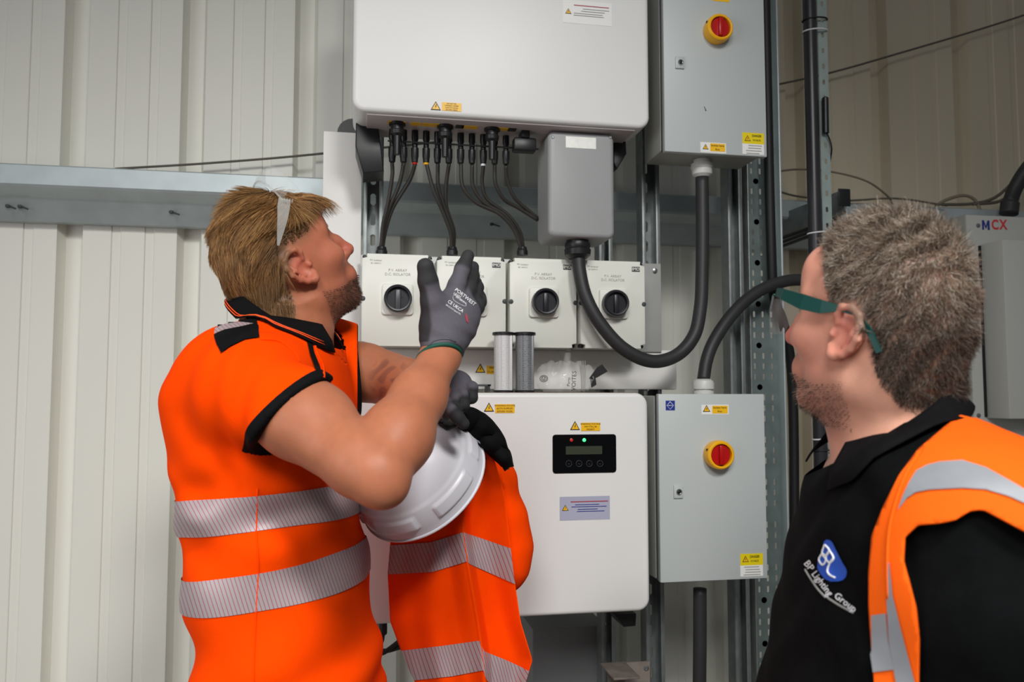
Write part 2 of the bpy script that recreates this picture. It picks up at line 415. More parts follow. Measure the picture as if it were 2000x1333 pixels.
# round black gland loop beside the left arm
lathe('cable_grommet', W(690, 262, 1.955), (0, 1, 0), [(0, 0.02), (0.0, 0.038), (0.03, 0.038), (0.03, 0.02)], 'black_plastic', inv_u, 20)
CONX = [766.5, 788.6, 810.6, 832.7, 854.7, 876.8, 899.9, 921.9, 944, 966, 988]
YC = 1.80
for i, cx in enumerate(CONX):
    top = np.array([XW(cx, YC, 255), YC, zb_up-0.002]); zb = ZW(cx, 318+ (cx-766)*0.02, YC); L = top[2]-zb
    o = lathe('cable_plug', top, (0, 0, -1), [(0, 0.0075), (L*0.30, 0.0078), (L*0.34, 0.0062), (L*0.52, 0.0062), (L*0.55, 0.0085), (L*0.80, 0.0085), (L*0.86, 0.0075), (L*0.97, 0.0070), (L, 0.0045)], 'black_plastic', inv_u, 12)
    if i in (2, 3, 8):
        tag(lathe('plug_marker', top-np.array([0, 0, L*0.98]), (0, 0, -1), [(0, 0.0055), (0.005, 0.0055)], ('safety_red', None, 'safety_yellow')[0] if i == 2 else ('safety_yellow' if i == 3 else 'print_white'), inv_u, 10), 'coloured marker ring on a plug')
for cx in (776, 869.5, 961):
    p = np.array([XW(cx, 1.755, 240), 1.755, zb_up-0.003]); lathe('switch_stub', p, (0, 0, -1), [(0, 0.018), (0.006, 0.018), (0.008, 0.014), (0.016, 0.014), (0.018, 0.016), (0.026, 0.015), (0.03, 0.008), (0.07, 0.007)], 'black_plastic', inv_u, 20)
box('data_port', XW(1016, 1.77), XW(1032, 1.77), 1.75, 1.79, zb_up-0.02, zb_up, 'black_plastic', inv_u, 0.002)
box('data_plug', XW(1002, 1.77), XW(1046, 1.77), 1.755, 1.785, zb_up-0.048, zb_up-0.018, 'black_plastic', inv_u, 0.004)
bx = XW(870, YC, 285)
box('plug_clip_bar', XW(757, YC, 285), XW(1050, YC, 285), YC-0.0095, YC-0.0075, ZW(900, 287, YC), ZW(900, 284, YC), 'black_soft', inv_u)
# lower inverter: display, labels, top plate
warning_pair(955, 798, 20, 967, 1005, 790, 807, 1.68, inv_l, ['WARNING ISOLATE', 'BOTH SUPPLIES', 'BEFORE WORK'])
warning_pair(1123, 834, 20, 1135, 1172, 826, 842, 1.68, inv_l, ['WARNING VOLTAGE', 'MAY STILL BE', 'PRESENT'])
dp = plate('display_panel', 1079, 1203, 849, 924, 1.68, 'display_black', inv_l, 0.002, 0, 0.006)
plate('screen', 1105, 1176, 872, 888, 1.6778, 'lcd', dp, 0.0006)
for cx, m, nm in ((1116, 'led_red', 'red_led'), (1141, 'led_green', 'green_led')):
    lathe(nm, W(cx, 860, 1.6779), (0, -1, 0), [(0, 0.0036), (0.0012, 0.0034), (0.002, 0.0015)], m, dp, 14)
for cx, s in ((1111, '▽'), (1131, 'o'), (1151, '-'), (1172, '<')):
    c = W(cx, 906, 1.6779); ring = [c+np.array([math.cos(a)*0.0063, 0, math.sin(a)*0.0063]) for a in np.linspace(0, 2*math.pi, 25)]
    b_ = tube('button_ring', ring, 0.0005, 'button_grey', dp, 5, 1, False)
    mk('button_mark', [c+np.array(q) for q in ((-0.003, 0, 0.0012), (0, 0, -0.0022), (0.003, 0, 0.0012), (0, 0, -0.0008))], [[0, 1, 2, 3]], 'button_grey', dp)
plate('information_label', 1093, 1191, 970, 1016, 1.68, 'sticker_lilac', inv_l, 0.0006)
tri_sign(1104, 994, 1.6793, 13, inv_l); lines(1114, 1188, [980], 1.6793, 'print_red', inv_l, 1.8, 0.0003); lines(1113, 1190, [986, 990, 995, 999], 1.6793, 'print_blue', inv_l, 1.2, 0.0003, 24)
box('top_plate', lx0+0.03, lx1-0.03, 1.69, 1.865, zt_lo-0.0005, zt_lo+0.0012, 'dust_top', inv_l)
P = [(W(a, b, 1.78)[0], W(a, b, 1.78)[2]) for a, b in ((1195, 1197), (1213, 1221), (1236, 1219), (1237, 1195))]
prism_y('mounting_foot', P, 1.76, 1.84, 'black_plastic', inv_l, bev=0.002)
lathe('cable_plug', W(748, 1210, 1.78), (0, 0, -1), [(0, 0.009), (0.03, 0.009), (0.034, 0.005)], 'black_plastic', inv_l, 12)
tube('cable_tail', [W(748, 1222, 1.78), W(746, 1250, 1.78), W(740, 1268, 1.78), W(755, 1272, 1.79), W(790, 1262, 1.80)], 0.005, 'black_cable', inv_l)
tube('cable_tail', [W(790, 1245, 1.80), W(765, 1265, 1.79), W(748, 1276, 1.78), W(735, 1276, 1.78)], 0.005, 'black_cable', inv_l)

# ================================================================== boards and mounting plates
zt = ZW(665, 258, 1.93); box('backing_board', XW(630, 1.93, 400), XW(706, 1.93, 400), 1.93, 1.942, ZW(665, 790, 1.93), zt, 'white_sheet', None, 0.001)
tag(bpy.data.objects['backing_board'], 'tall narrow white backing board left of the upper inverter', 'board')
b2 = box('trunking_cover', XW(690, 1.90, 720), XW(1322, 1.90, 720), 1.90, 1.955, ZW(1000, 761, 1.90), ZW(1000, 681, 1.90), 'white_sheet', None, 0.003)
tag(b2, 'long white sheet cover below the row of rotary isolators', 'cover')
warning_pair(938, 722, 20, 950, 992, 715, 731, 1.90, b2, ['WARNING', 'DUAL SUPPLY'])
pl = box('mounting_plate', XW(703, 1.895, 600), XW(1291, 1.895, 600), 1.893, 1.899, ZW(1000, 685, 1.895), ZW(1000, 507, 1.895), 'alu_plate', None, 0.0008)
tag(pl, 'flat grey metal mounting plate behind the four rotary isolators', 'plate')
for px, py in ((1279, 529),): lathe('bolt', W(px, py, 1.892), (0, -1, 0), [(0, 0.006), (0.003, 0.006), (0.004, 0.003)], 'steel', pl, 8)

# ================================================================== rotary isolators
YS = 1.80
sx0, sx1 = XW(706, YS, 580), XW(1260, YS, 590); gap = 0.0085; sw_ = (sx1-sx0-3*gap)/4
sz1, sz0 = ZW(980, 503, YS), ZW(980, 679, YS)
def isolator(k, label):
    x0 = sx0+k*(sw_+gap); x1 = x0+sw_; xm = (x0+x1)/2; zm = (sz0+sz1)/2
    t = root('rotary_isolator', (xm, YS+0.045, sz0), label, 'isolator', 'rotary isolators in a row'); s = t
    box('housing', x0+0.002, x1-0.002, YS+0.03, YS+0.092, sz0+0.002, sz1-0.002, 'isolator_white', t, 0.003)
    n = 0.011
    pts = [(x0+n, sz0), (x1-n, sz0), (x1-n, sz0+n*0.7), (x1, sz0+n), (x1, sz1-n), (x1-n, sz1-n*0.7), (x1-n, sz1), (x0+n, sz1), (x0+n, sz1-n*0.7), (x0, sz1-n), (x0, sz0+n), (x0+n, sz0+n*0.7)]
    prism_y('lid', pts, YS, YS+0.031, 'isolator_white', t, bev=0.002, seg=2)
    for cx in (x0+0.006, x1-0.006):
        for cz in (sz0+0.006, sz1-0.006):
            lathe('screw', (cx, YS+0.012, cz), (0, -1, 0), [(-0.018, 0.0048), (0, 0.0048), (0.001, 0.003)], 'black_plastic', t, 10)
    for cx, sg in ((x0, 1), (x1, -1)):
        lathe('side_plug', (cx+sg*0.003, YS+0.003, zm+0.002), (0, -1, 0), [(0, 0.0055), (0.0035, 0.0055), (0.004, 0.004)], 'dark_grille', t, 12)
    r = 0.0305; cz = zm+0.001; q = 0.034
    prism_y('knob_plate', rrect(xm-q, xm+q, cz-q, cz+q, 0.007, 4), YS-0.007, YS, 'isolator_white', t, bev=0.002, seg=2)
    kn = lathe('knob', (xm, YS-0.007, cz), (0, -1, 0), [(0, r*0.96), (0.016, r), (0.022, r*0.97), (0.024, r*0.90), (0.0235, r*0.80), (0.014, r*0.76), (0.014, 0.001)], 'knob_dark', t, 36)
    box('handle', xm-0.0055, xm+0.0055, YS-0.030, YS-0.018, cz-r*0.80, cz+r*0.62, 'knob_grey' if k == 0 else 'knob_dark', kn, 0.002)
    lathe('pointer_dot', (xm+0.009, YS-0.0212, cz+0.003), (0, -1, 0), [(0, 0.0022), (0.0008, 0.0022)], 'black_soft', kn, 10)
    lx = x1-0.022; box('logo_plate', lx-0.0095, lx+0.0095, YS-0.0007, YS, sz1-0.024, sz1-0.0125, 'knob_grey', t)
    text('logo_print', 'IMO', 0.0098, (lx, YS-0.0012, sz1-0.0183), 'isolator_white', t, depth=0.0003, bold=0.0002)
    text('rating_print', 'PV Isolator', 0.0058, (x0+0.030, YS-0.0005, sz1-0.0150), 'isolator_line', t, depth=0.0003)
    text('rating_print', 'IEC 60947-3', 0.0044, (x0+0.030, YS-0.0005, sz1-0.0215), 'isolator_line', t, depth=0.0003)
    text('title_print', 'P.V. ARRAY', 0.0082, (xm, YS-0.0005, sz1-0.036), 'isolator_line', t, depth=0.0003)
    text('title_print', 'D.C. ISOLATOR', 0.0082, (xm, YS-0.0005, sz1-0.0450), 'isolator_line', t, depth=0.0003)
    return t
isolator(0, 'white rotary isolator nearest the blond man, leftmost of the row of four')
isolator(1, 'white rotary isolator partly hidden behind the raised grey glove')
isolator(2, 'white rotary isolator above the two filter cartridges, third of the row')
isolator(3, 'white rotary isolator beside the bare plate, rightmost of the row of four')
GLX = [745, 883, 1020]
for i, (gx, nm) in enumerate(zip(GLX, ('nearest the blond man', 'above the raised glove', 'nearest the grey box'))):
    g = lathe('cable_gland', W(gx, 499, 1.845), (0, 0, 1), [(0, 0.013), (0.010, 0.013), (0.012, 0.0115), (0.018, 0.0105), (0.021, 0.007)], 'black_plastic', None, 16)
    tag(g, 'small black cable gland on top of an isolator, ' + nm, 'gland')
# ------------------------------------------------------------------ solar string cables
paths = [
 [(766, 318), (766, 345), (757, 400), (748, 440), (744, 484)], [(789, 318), (779, 362), (759, 410), (749, 450), (746, 484)], [(811, 320), (800, 352), (768, 405), (753, 450), (747, 484)],
 [(833, 320), (846, 370), (865, 415), (880, 455), (882, 486)], [(855, 320), (856, 365), (868, 405), (883, 450), (884, 486)], [(877, 320), (871, 365), (872, 405), (886, 450), (886, 486)],
 [(900, 320), (904, 365), (930, 396), (975, 418), (1004, 450), (1018, 488)], [(922, 322), (924, 365), (945, 396), (985, 420), (1010, 455), (1020, 488)], [(944, 322), (942, 360), (952, 390), (992, 420), (1016, 455), (1022, 488)],
 [(966, 322), (968, 360), (985, 390), (1010, 405), (1050, 430)], [(988, 324), (990, 350), (1004, 385), (1030, 410), (1062, 436)]]
names = ['first', 'second', 'third', 'fourth', 'fifth', 'sixth', 'seventh', 'eighth', 'ninth', 'tenth', 'eleventh']
for i, p in enumerate(paths):
    Ys = [1.80]+[1.80+0.045*k/(len(p)-1) + (0.006*((i % 3)-1)) for k in range(1, len(p))]
    o = tube('solar_cable', [W(a, b, y) for (a, b), y in zip(p, Ys)], 0.0045, 'dark_cable', None, 10, 8)
    tag(o, 'thin dark cable hanging below the upper inverter, ' + names[i] + ' from the left', 'cable', 'solar string cables')
# ------------------------------------------------------------------ grey connection box
YG = 1.735
gx0, gx1 = XW(1073, YG, 370), XW(1199, YG, 370); gz1, gz0 = ZW(1130, 258, YG), ZW(1130, 464, YG)
t = root('connection_box', ((gx0+gx1)/2, YG+0.05, gz0), 'mid grey plastic connection box hanging under the upper inverter', 'box')
prism_y('housing', rrect(gx0-0.002, gx1+0.002, gz0, gz1, 0.016, 6), YG, YG+0.11, 'box_grey', t, bev=0.010, seg=5)
plate('silver_label', 1105, 1164, 268, 290, YG, 'silver_label', t, 0.0006)
for cx in (1080, 1192): lathe('screw', W(cx, 268, YG), (0, -1, 0), [(0, 0.004), (0.001, 0.003)], 'galv_dark', t, 8)
pg = np.array([XW(1128, 1.775, 470), 1.775, gz0+0.001])
lathe('gland', pg, (0, 0, -1), [(0, 0.026), (0.006, 0.026), (0.007, 0.029), (0.014, 0.030), (0.020, 0.028), (0.022, 0.031), (0.034, 0.030), (0.042, 0.021)], 'black_plastic', t, 12)
cab = [(1129, 492, 1.775), (1132, 530, 1.765), (1144, 580, 1.755), (1172, 632, 1.748), (1217, 681, 1.745), (1272, 706, 1.75), (1322, 694, 1.76), (1356, 655, 1.765), (1368, 600, 1.77), (1371, 540, 1.775), (1372, 450, 1.78), (1371, 348, 1.785)]
tag(tube('power_cable', [W(*c) for c in cab], 0.0152, 'black_cable', None, 20, 10), 'thick black power cable looping down from the grey box and up again', 'cable')

# ================================================================== grey enclosures
def enclosure(px0, px1, z0, z1, Y, depth, label, ymid, sw_px, lock_px):
    x0, x1 = XW(px0, Y, ymid), XW(px1, Y, ymid)
    t = root('switch_enclosure', ((x0+x1)/2, Y+depth/2, z0), label, 'enclosure')
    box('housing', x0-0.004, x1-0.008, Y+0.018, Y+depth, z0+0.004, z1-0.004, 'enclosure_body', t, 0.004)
    box('door_rim', x0-0.002, x1-0.004, Y+0.012, Y+0.020, z0+0.004, z1-0.004, 'dark_grille', t)
    d = box('door', x0, x1, Y, Y+0.016, z0, z1, 'enclosure_grey', t, 0.0022)
    c = W(sw_px[0], sw_px[1], Y-0.001)
    s = lathe('switch_ring', c, (0, -1, 0), [(0, 0.031), (0.012, 0.032), (0.020, 0.032), (0.026, 0.0305), (0.028, 0.028), (0.0275, 0.0245), (0.014, 0.0238), (0.014, 0.001)], 'safety_yellow', t, 40)
    h = lathe('switch_handle', c+np.array([0, -0.013, 0]), (0, -1, 0), [(0, 0.0233), (0.008, 0.0233), (0.010, 0.022), (0.0105, 0.001)], 'safety_red', s, 36)
    bm = bmesh.new(); bm_box(bm, c[0]-0.005, c[0]+0.005, c[1]-0.031, c[1]-0.020, c[2]-0.021, c[2]+0.021, 0.002); bm_obj('switch_grip', bm, 'safety_red', s, True)
    box('padlock_slot', c[0]-0.0315, c[0]-0.0245, c[1]-0.021, c[1]-0.017, c[2]+0.009, c[2]+0.014, 'print_black', s)
    c = W(lock_px[0], lock_px[1], Y)
    lk = box('lock_plate', c[0]-0.0105, c[0]+0.0105, Y-0.004, Y, c[2]-0.014, c[2]+0.014, 'enclosure_grey', t, 0.001)
    lathe('lock_barrel', (c[0]+0.001, Y-0.004, c[2]), (0, -1, 0), [(0, 0.0068), (0.002, 0.0066), (0.002, 0.0052), (0.0005, 0.0050)], 'steel', lk, 16)
    lathe('lock_pin', (c[0]+0.001, Y-0.0042, c[2]), (0, -1, 0), [(0, 0.0045), (0.0006, 0.0045), (0.0018, 0.002)], 'print_black', lk, 12)
    return t, x0, x1
YE = 1.72
ez0 = ZW(1395, 301, YE)
en_u, ex0, ex1 = enclosure(1297, 1495, ez0, ez0+0.55, YE, 0.125, 'upper grey switch enclosure with red and yellow rotary switch', 150, (1398, 62), (1327, 123))
fz1, fz0 = ZW(1391, 770, YE), ZW(1391, 1135, YE)
en_l, fx0, fx1 = enclosure(1288, 1496, fz0, fz1, YE, 0.14, 'lower grey switch enclosure with blue square badge and rotary switch', 950, (1399, 888), (1324, 961))
warning_pair(1378, 288, 13, 1387, 1416, 281, 296, YE, en_u, ['Isolate here', 'first'], (1368, 1418, 279, 299))
danger_label(1450, 1492, 260, 302, YE, en_u)
plate('warning_label', 1391, 1424, -16, 3, YE, 'sticker_yellow', en_u, 0.0006)
mk('scratch', [W(1375, 208, YE-0.0003), W(1376, 208, YE-0.0003), W(1380, 217, YE-0.0003), W(1378, 217, YE-0.0003)], [[0, 1, 2, 3]], 'print_black', en_u)
warning_pair(1380, 800, 16, 1391, 1421, 793, 808, YE, en_l, ['Isolate here', 'first'], (1370, 1423, 791, 810))
danger_label(1446, 1490, 1082, 1126, YE, en_l)
bd = plate('badge', 1300, 1318, 783, 802, YE, 'print_blue', en_l, 0.0006)
c = W(1309, 792.5, YE-0.0008)
ring = [c+np.array(q) for q in ((0, 0, 0.0085), (0.0075, 0, 0), (0, 0, -0.0085), (-0.0075, 0, 0), (0, 0, 0.0085))]
tube('badge_mark', ring, 0.0006, 'print_white', bd, 5, 1, False); tube('badge_mark', [c+np.array((-0.0085, 0, 0)), c+np.array((0.0085, 0, 0))], 0.0006, 'print_white', bd, 5, 1, False)
def big_gland(px, py, Y, d, parent, m='gland_white', s=1.0):
    lathe('gland', W(px, py, Y), (0, 0, d), [(0, 0.020*s), (0.006, 0.020*s), (0.0065, 0.0255*s), (0.016, 0.0265*s), (0.018, 0.0245*s), (0.030, 0.0235*s), (0.036, 0.017*s)], m, parent, 8 if s < 0 else 14)
p = W(1371, 322, 1.785); lathe('gland', (p[0], 1.785, ez0+0.005), (0, 0, -1), [(0, 0.020), (0.010, 0.020), (0.0105, 0.0255), (0.021, 0.0265), (0.023, 0.0245), (0.036, 0.0235), (0.042, 0.017)], 'gland_white', en_u, 14)
p = W(1374, 769, 1.79); lathe('gland', (p[0], 1.79, fz1-0.005), (0, 0, 1), [(0, 0.0245), (0.012, 0.0245), (0.0125, 0.021), (0.016, 0.021), (0.0165, 0.025), (0.030, 0.025), (0.036, 0.0225), (0.040, 0.016)], 'gland_white', en_l, 14)
lathe('gland', (XW(1366, 1.79, 1150), 1.79, fz0+0.006), (0, 0, -1), [(0, 0.020), (0.008, 0.020), (0.016, 0.015)], 'galv', en_l, 14)
cab2 = [(1374, 742, 1.79), (1380, 705, 1.795), (1394, 668, 1.80), (1424, 622, 1.81), (1462, 583, 1.825), (1505, 558, 1.84), (1555, 547, 1.855), (1600, 556, 1.87), (1640, 590, 1.89), (1660, 660, 1.90), (1665, 800, 1.90), (1668, 1100, 1.90), (1668, 1900, 1.90)]
tag(tube('power_cable', [W(*c) for c in cab2], 0.0148, 'black_cable', None, 20, 10), 'thick black power cable arching right from the lower enclosure top', 'cable')
cab3 = [(1367, 1150, 1.79), (1367, 1250, 1.79), (1366, 1400, 1.79), (1366, 1800, 1.79)]
tag(tube('power_cable', [W(*c) for c in cab3], 0.0150, 'black_cable', None, 16, 8), 'thick black power cable running down below the lower enclosure', 'cable')

# ================================================================== steel framework
def strut(px, w_px, Y, label, z0=0.0, z1=3.0, ym=500, flange=0.041, pitch=0.05, m='galv', slot=(0.013, 0.028)):
    xc = XW(px, Y, ym); w = w_px/FPX*Y*1.02
    t = root('strut_channel', (xc, Y+flange/2, z0), label, 'strut')
    slotted('channel_back', xc-w/2, xc+w/2, z0, z1, Y+flange, [w/2], pitch, min(slot[0], w*0.4), slot[1], m, t, 0.0022, -flange)
    for sg in (-1, 1): box('channel_lip', xc+sg*w/2, xc+sg*(w/2-0.0085), Y-0.001, Y+0.007, z0, z1-0.001, m, t, 0.001)
    return t
strut(728, 36, 1.95, 'slotted steel strut between the white board and the string cables')
strut(1272, 36, 1.91, 'slotted steel strut between the inverters and the grey enclosures')
strut(1183, 26, 1.96, 'slotted steel strut behind the grey connection box')
strut(1437, 30, 1.91, 'slotted steel strut beside the perforated cable tray', slot=(0.008, 0.02))
# bracket below lower inverter
t = root('angle_bracket', W(1225, 1310, 1.80), 'small drab steel bracket under the right end of the lower inverter', 'bracket')
box('web', XW(1186, 1.88, 1300), XW(1268, 1.88, 1300), 1.876, 1.88, ZW(1225, 1380, 1.88), ZW(1225, 1294, 1.88), 'rust_plate', t)
box('ledge', XW(1186, 1.82, 1300), XW(1236, 1.82, 1300), 1.77, 1.876, ZW(1225, 1301, 1.86), ZW(1225, 1297, 1.86), 'rust_plate', t, 0.001)
lathe('bolt', W(1262, 1305, 1.875), (0, -1, 0), [(0, 0.006), (0.003, 0.006), (0.004, 0.003)], 'steel', t, 8)
# dim panel in the shade below
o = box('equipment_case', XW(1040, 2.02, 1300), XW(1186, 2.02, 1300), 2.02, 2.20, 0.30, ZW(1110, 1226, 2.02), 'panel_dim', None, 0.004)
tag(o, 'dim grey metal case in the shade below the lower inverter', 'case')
# perforated cable tray on the right
YT = 1.93
tx0, tx1 = XW(1455, YT, 600), XW(1519, YT, 600)
t = root('cable_tray', ((tx0+tx1)/2, YT+0.03, 0.0), 'upright perforated galvanised cable tray right of the grey enclosures', 'cable tray')
wd = tx1-tx0
slotted('tray_base', tx0, tx1, 0.0, 3.0, YT, [wd*0.27, wd*0.53, wd*0.79], 0.0265, 0.0062, 0.0155, 'galv_green', t, 0.0016, 0.0, skip=lambda c, r: (r % 4 == 3))
box('tray_flange', tx1-0.003, tx1+0.002, YT-0.030, YT+0.002, 0.0, 3.0, 'galv_paint', t, 0.0015)
box('tray_flange', tx0-0.002, tx0+0.002, YT-0.030, YT+0.002, 0.0, 3.0, 'galv', t, 0.001)
zz = 0.0265*3.5
for k in range(28):
    z = zz + k*0.0265*4
    lathe('tray_hole', (tx0+wd*0.40, YT-0.0004, z), (0, -1, 0), [(-0.002, 0.0085), (0, 0.0085), (0.0004, 0.0075)], 'galv_dark' if k % 5 else 'dark_grille', t, 14)
tag(tube('conduit', [(XW(1501, 1.88, 300), 1.88, 3.0), (XW(1501, 1.88, 300), 1.88, 2.2), W(1506, 480, 1.885), W(1512, 580, 1.895), W(1532, 640, 1.91), W(1548, 760, 1.94), W(1552, 1100, 1.95), W(1556, 1900, 1.95)], 0.0125, 'black_soft', None, 14, 6), 'slim black conduit running up the front of the perforated tray', 'conduit')
# black pipe with galvanised strip
YP = 1.93
px_x = XW(1588, YP, 300)
pp = root('drain_pipe', (px_x, YP, 0.0), 'upright black plastic pipe strapped to a perforated strip', 'pipe')
lathe('pipe', (px_x, YP, 0), (0, 0, 1), [(0, 0.0175), (3.2, 0.0175)], 'conduit_black', pp, 28)
ps = root('perforated_strip', (px_x+0.028, YP+0.02, 0), 'narrow perforated galvanised strip right of the black pipe', 'strip')
wst = 0.027
slotted('strip_face', px_x+0.0182, px_x+0.0182+wst, 0.0, 3.2, YP-0.006, [wst*0.5], 0.0425, 0.0075, 0.014, 'strip_galv', ps, 0.0018)
for py, m, nm in ((40, 'black_soft', 'dark'), (62, 'print_white', 'white'), (455, 'print_white', 'white'), (857, 'print_white', 'white'), (879, 'black_soft', 'dark')):
    c = W(1590, py, YP); z = c[2]
    ring = [np.array([px_x+0.0145+math.cos(a)*0.034, YP+math.sin(a)*0.0205+0.0, z+0.003*math.cos(a)]) for a in np.linspace(0, 2*math.pi, 33)]
    tube('cable_tie', ring, 0.0022, m, pp, 6, 1, False)
o = lathe('sensor_tube', W(1612, 228, YP-0.018)+np.array([0, 0, -0.045]), (0.01, 0, 1), [(0, 0.006), (0.001, 0.0085), (0.094, 0.0085), (0.097, 0.006)], 'black_plastic', None, 14)
tag(o, 'short black cylinder clipped to the perforated strip', 'sensor')
tag(tube('sensor_lead', [W(1613, 256, YP-0.018), W(1621, 275, YP-0.016), W(1624, 295, YP-0.012), W(1618, 330, YP+0.03)], 0.0022, 'black_soft', None, 8, 6), 'thin black lead curling below the short cylinder', 'cable')
# side channel behind the pipe, coming out from the wall
bt = root('support_arm', W(1590, 410, 2.1), 'dark steel arm reaching out from the wall behind the black pipe', 'arm')
a0, a1 = W(1500, 446, 2.24), W(1652, 388, 1.98)
for nm, dz, hh in (('arm_web', 0, 0.034),):
    d = a1-a0; hz = np.array([0, 0, hh]); th = np.array([0.02, 0.03, 0])
    v = [a0-hz, a1-hz, a1+hz*0.8, a0+hz*0.8]; v += [p+th for p in v]
    mk(nm, v, [[0, 1, 2, 3], [7, 6, 5, 4], [0, 4, 5, 1], [1, 5, 6, 2], [2, 6, 7, 3], [3, 7, 4, 0]], 'galv_dark', bt)
for k, (t0, t1) in enumerate(((0.02, 0.9), (0.05, 0.8), (0.1, 0.98))):
    tube('arm_cable', [a0+(a1-a0)*t0+np.array([0.0, -0.012, -0.045-0.012*k]), a0+(a1-a0)*t1+np.array([0.0, -0.012, -0.045-0.010*k])], 0.005, 'black_cable', bt, 8, 4)
box('arm_end', a1[0]-0.024, a1[0]+0.012, a1[1]-0.004, a1[1], a1[2]-0.022, a1[2]+0.026, 'black_plastic', bt, 0.002)
# wires on the wall
tag(tube('wall_wire', [W(225, 330, 2.262), W(420, 318, 2.262), W(640, 299, 2.262), W(1000, 258, 2.262), W(1515, 166, 2.262), W(1760, 103, 2.262), W(2080, 2, 2.262), W(2500, -160, 2.262)], 0.0032, 'wire_grey', None, 8, 10), 'long thin grey wire strung across the upper wall', 'wire')
tag(tube('wall_wire', [W(1505, 337, 2.2), W(1560, 331, 2.18), W(1625, 336, 2.18), W(1690, 353, 2.18), W(1730, 380, 2.2), W(1745, 400, 2.24)], 0.003, 'tan_cable', None, 8, 8), 'thin tan wire arching behind the black pipe', 'wire')
tag(tube('wall_wire', [W(1515, 372, 2.16), W(1560, 384, 2.15), W(1650, 392, 2.15), W(1750, 388, 2.15), W(1850, 402, 2.14)], 0.003, 'wire_grey', None, 8, 8), 'thin dark wire lying along the top of the wall rail', 'wire')

# ================================================================== control cabinet on the right
YM = 2.02
mx0 = XW(1893, YM, 600); mx1 = mx0+0.75; mz1 = ZW(1930, 420, YM); mz0 = 0.55
t = root('control_cabinet', ((mx0+mx1)/2, YM+0.12, mz0), 'light grey control cabinet with MCX lettering at the right edge', 'cabinet')
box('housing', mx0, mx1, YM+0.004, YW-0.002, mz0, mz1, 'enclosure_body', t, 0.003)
box('front_panel', mx0+0.002, mx1-0.002, YM, YM+0.006, mz0+0.002, mz1-0.002, 'cabinet_grey', t, 0.002)
for px, py in ((1910, 441), (1911, 812)): lathe('screw', W(px, py, YM), (0, -1, 0), [(0, 0.0062), (0.002, 0.006), (0.003, 0.003)], 'galv_dark', t, 12)
c = W(1925.5, 440, YM-0.0006); lw, lh = 0.0245, 0.0275
Mp = [(0, 0), (0, 1), (.27, 1), (.5, .42), (.73, 1), (1, 1), (1, 0), (.72, 0), (.72, .58), (.56, .16), (.44, .16), (.25, .62), (.25, 0)]
mk('logo_letter', [c+np.array([(x-0.5)*lw, 0, (z-0.5)*lh]) for x, z in Mp], [list(range(len(Mp)))], 'mcx_blue', t)
for s_, px in (('C', 1943.5), ('X', 1959.5)):
    text('logo_letter', s_, 0.0395, W(px, 440, YM-0.0006), 'mcx_red', t, depth=0.0004, bold=0.0011, xscale=0.84)
YD = YM-0.085
dx0 = XW(1965, YD, 640); dz1, dz0 = ZW(1980, 468, YD), ZW(1980, 819, YD)
d = box('door_box', dx0, dx0+0.5, YD, YM, dz0, dz1, 'cabinet_grey', t, 0.004)
box('door_seal', dx0-0.005, dx0+0.002, YM-0.006, YM, dz0+0.004, dz1-0.004, 'black_soft', d)
for py in (527, 764):
    c = W(1938, py, YM-0.012); h = box('hinge', c[0]-0.008, c[0]+0.008, YM-0.026, YM-0.002, c[2]-0.032, c[2]+0.032, 'black_plastic', d, 0.003)
    box('hinge_knuckle', c[0]-0.001, c[0]+0.011, YM-0.032, YM-0.004, c[2]-0.030, c[2]+0.004, 'black_plastic', h, 0.003)
o = box('junction_box', XW(1800, 2.1, 700), mx0-0.012, 2.12, YW-0.002, ZW(1850, 757, 2.12), ZW(1850, 425, 2.12), 'box_grey', None, 0.006)
tag(o, 'grey box on the wall behind the grey-haired man, beside the control cabinet', 'box')
o = box('trunking', XW(1800, 2.1, 800), mx0-0.012, 2.14, YW-0.002, ZW(1850, 860, 2.14), ZW(1850, 766, 2.14), 'white_powder', None, 0.004)
tag(o, 'white trunking under the wall box beside the control cabinet', 'trunking')
tag(tube('cabinet_cable', [W(1970, 418, 2.12), W(1974, 392, 2.12), W(1986, 362, 2.10), W(2010, 325, 2.08), W(2050, 280, 2.08), W(2120, 120, 2.12), W(2140, -200, 2.15)], [0.026]*8+[0.021]*41, 'black_cable', None, 16, 8), 'thick black cable entering the top of the control cabinet', 'cable')
for pts, m, lb in (([(1828, 402), (1850, 390), (1882, 382), (1905, 392), (1917, 420)], 'tan_cable', 'tan cable bending down onto the control cabinet'),
                   ([(1840, 400), (1900, 398), (1945, 385), (1990, 345), (2050, 290), (2120, 120), (2130, -200)], 'wire_grey', 'upper thin dark cable rising beyond the control cabinet'),
                   ([(1900, 399), (1950, 394), (1985, 372), (2060, 320), (2135, 120), (2150, -200)], 'wire_grey', 'lower thin dark cable rising beyond the control cabinet')):
    tag(tube('wall_cable', [W(a, b, 2.17) for a, b in pts], 0.0048, m, None, 8, 8), lb, 'cable')

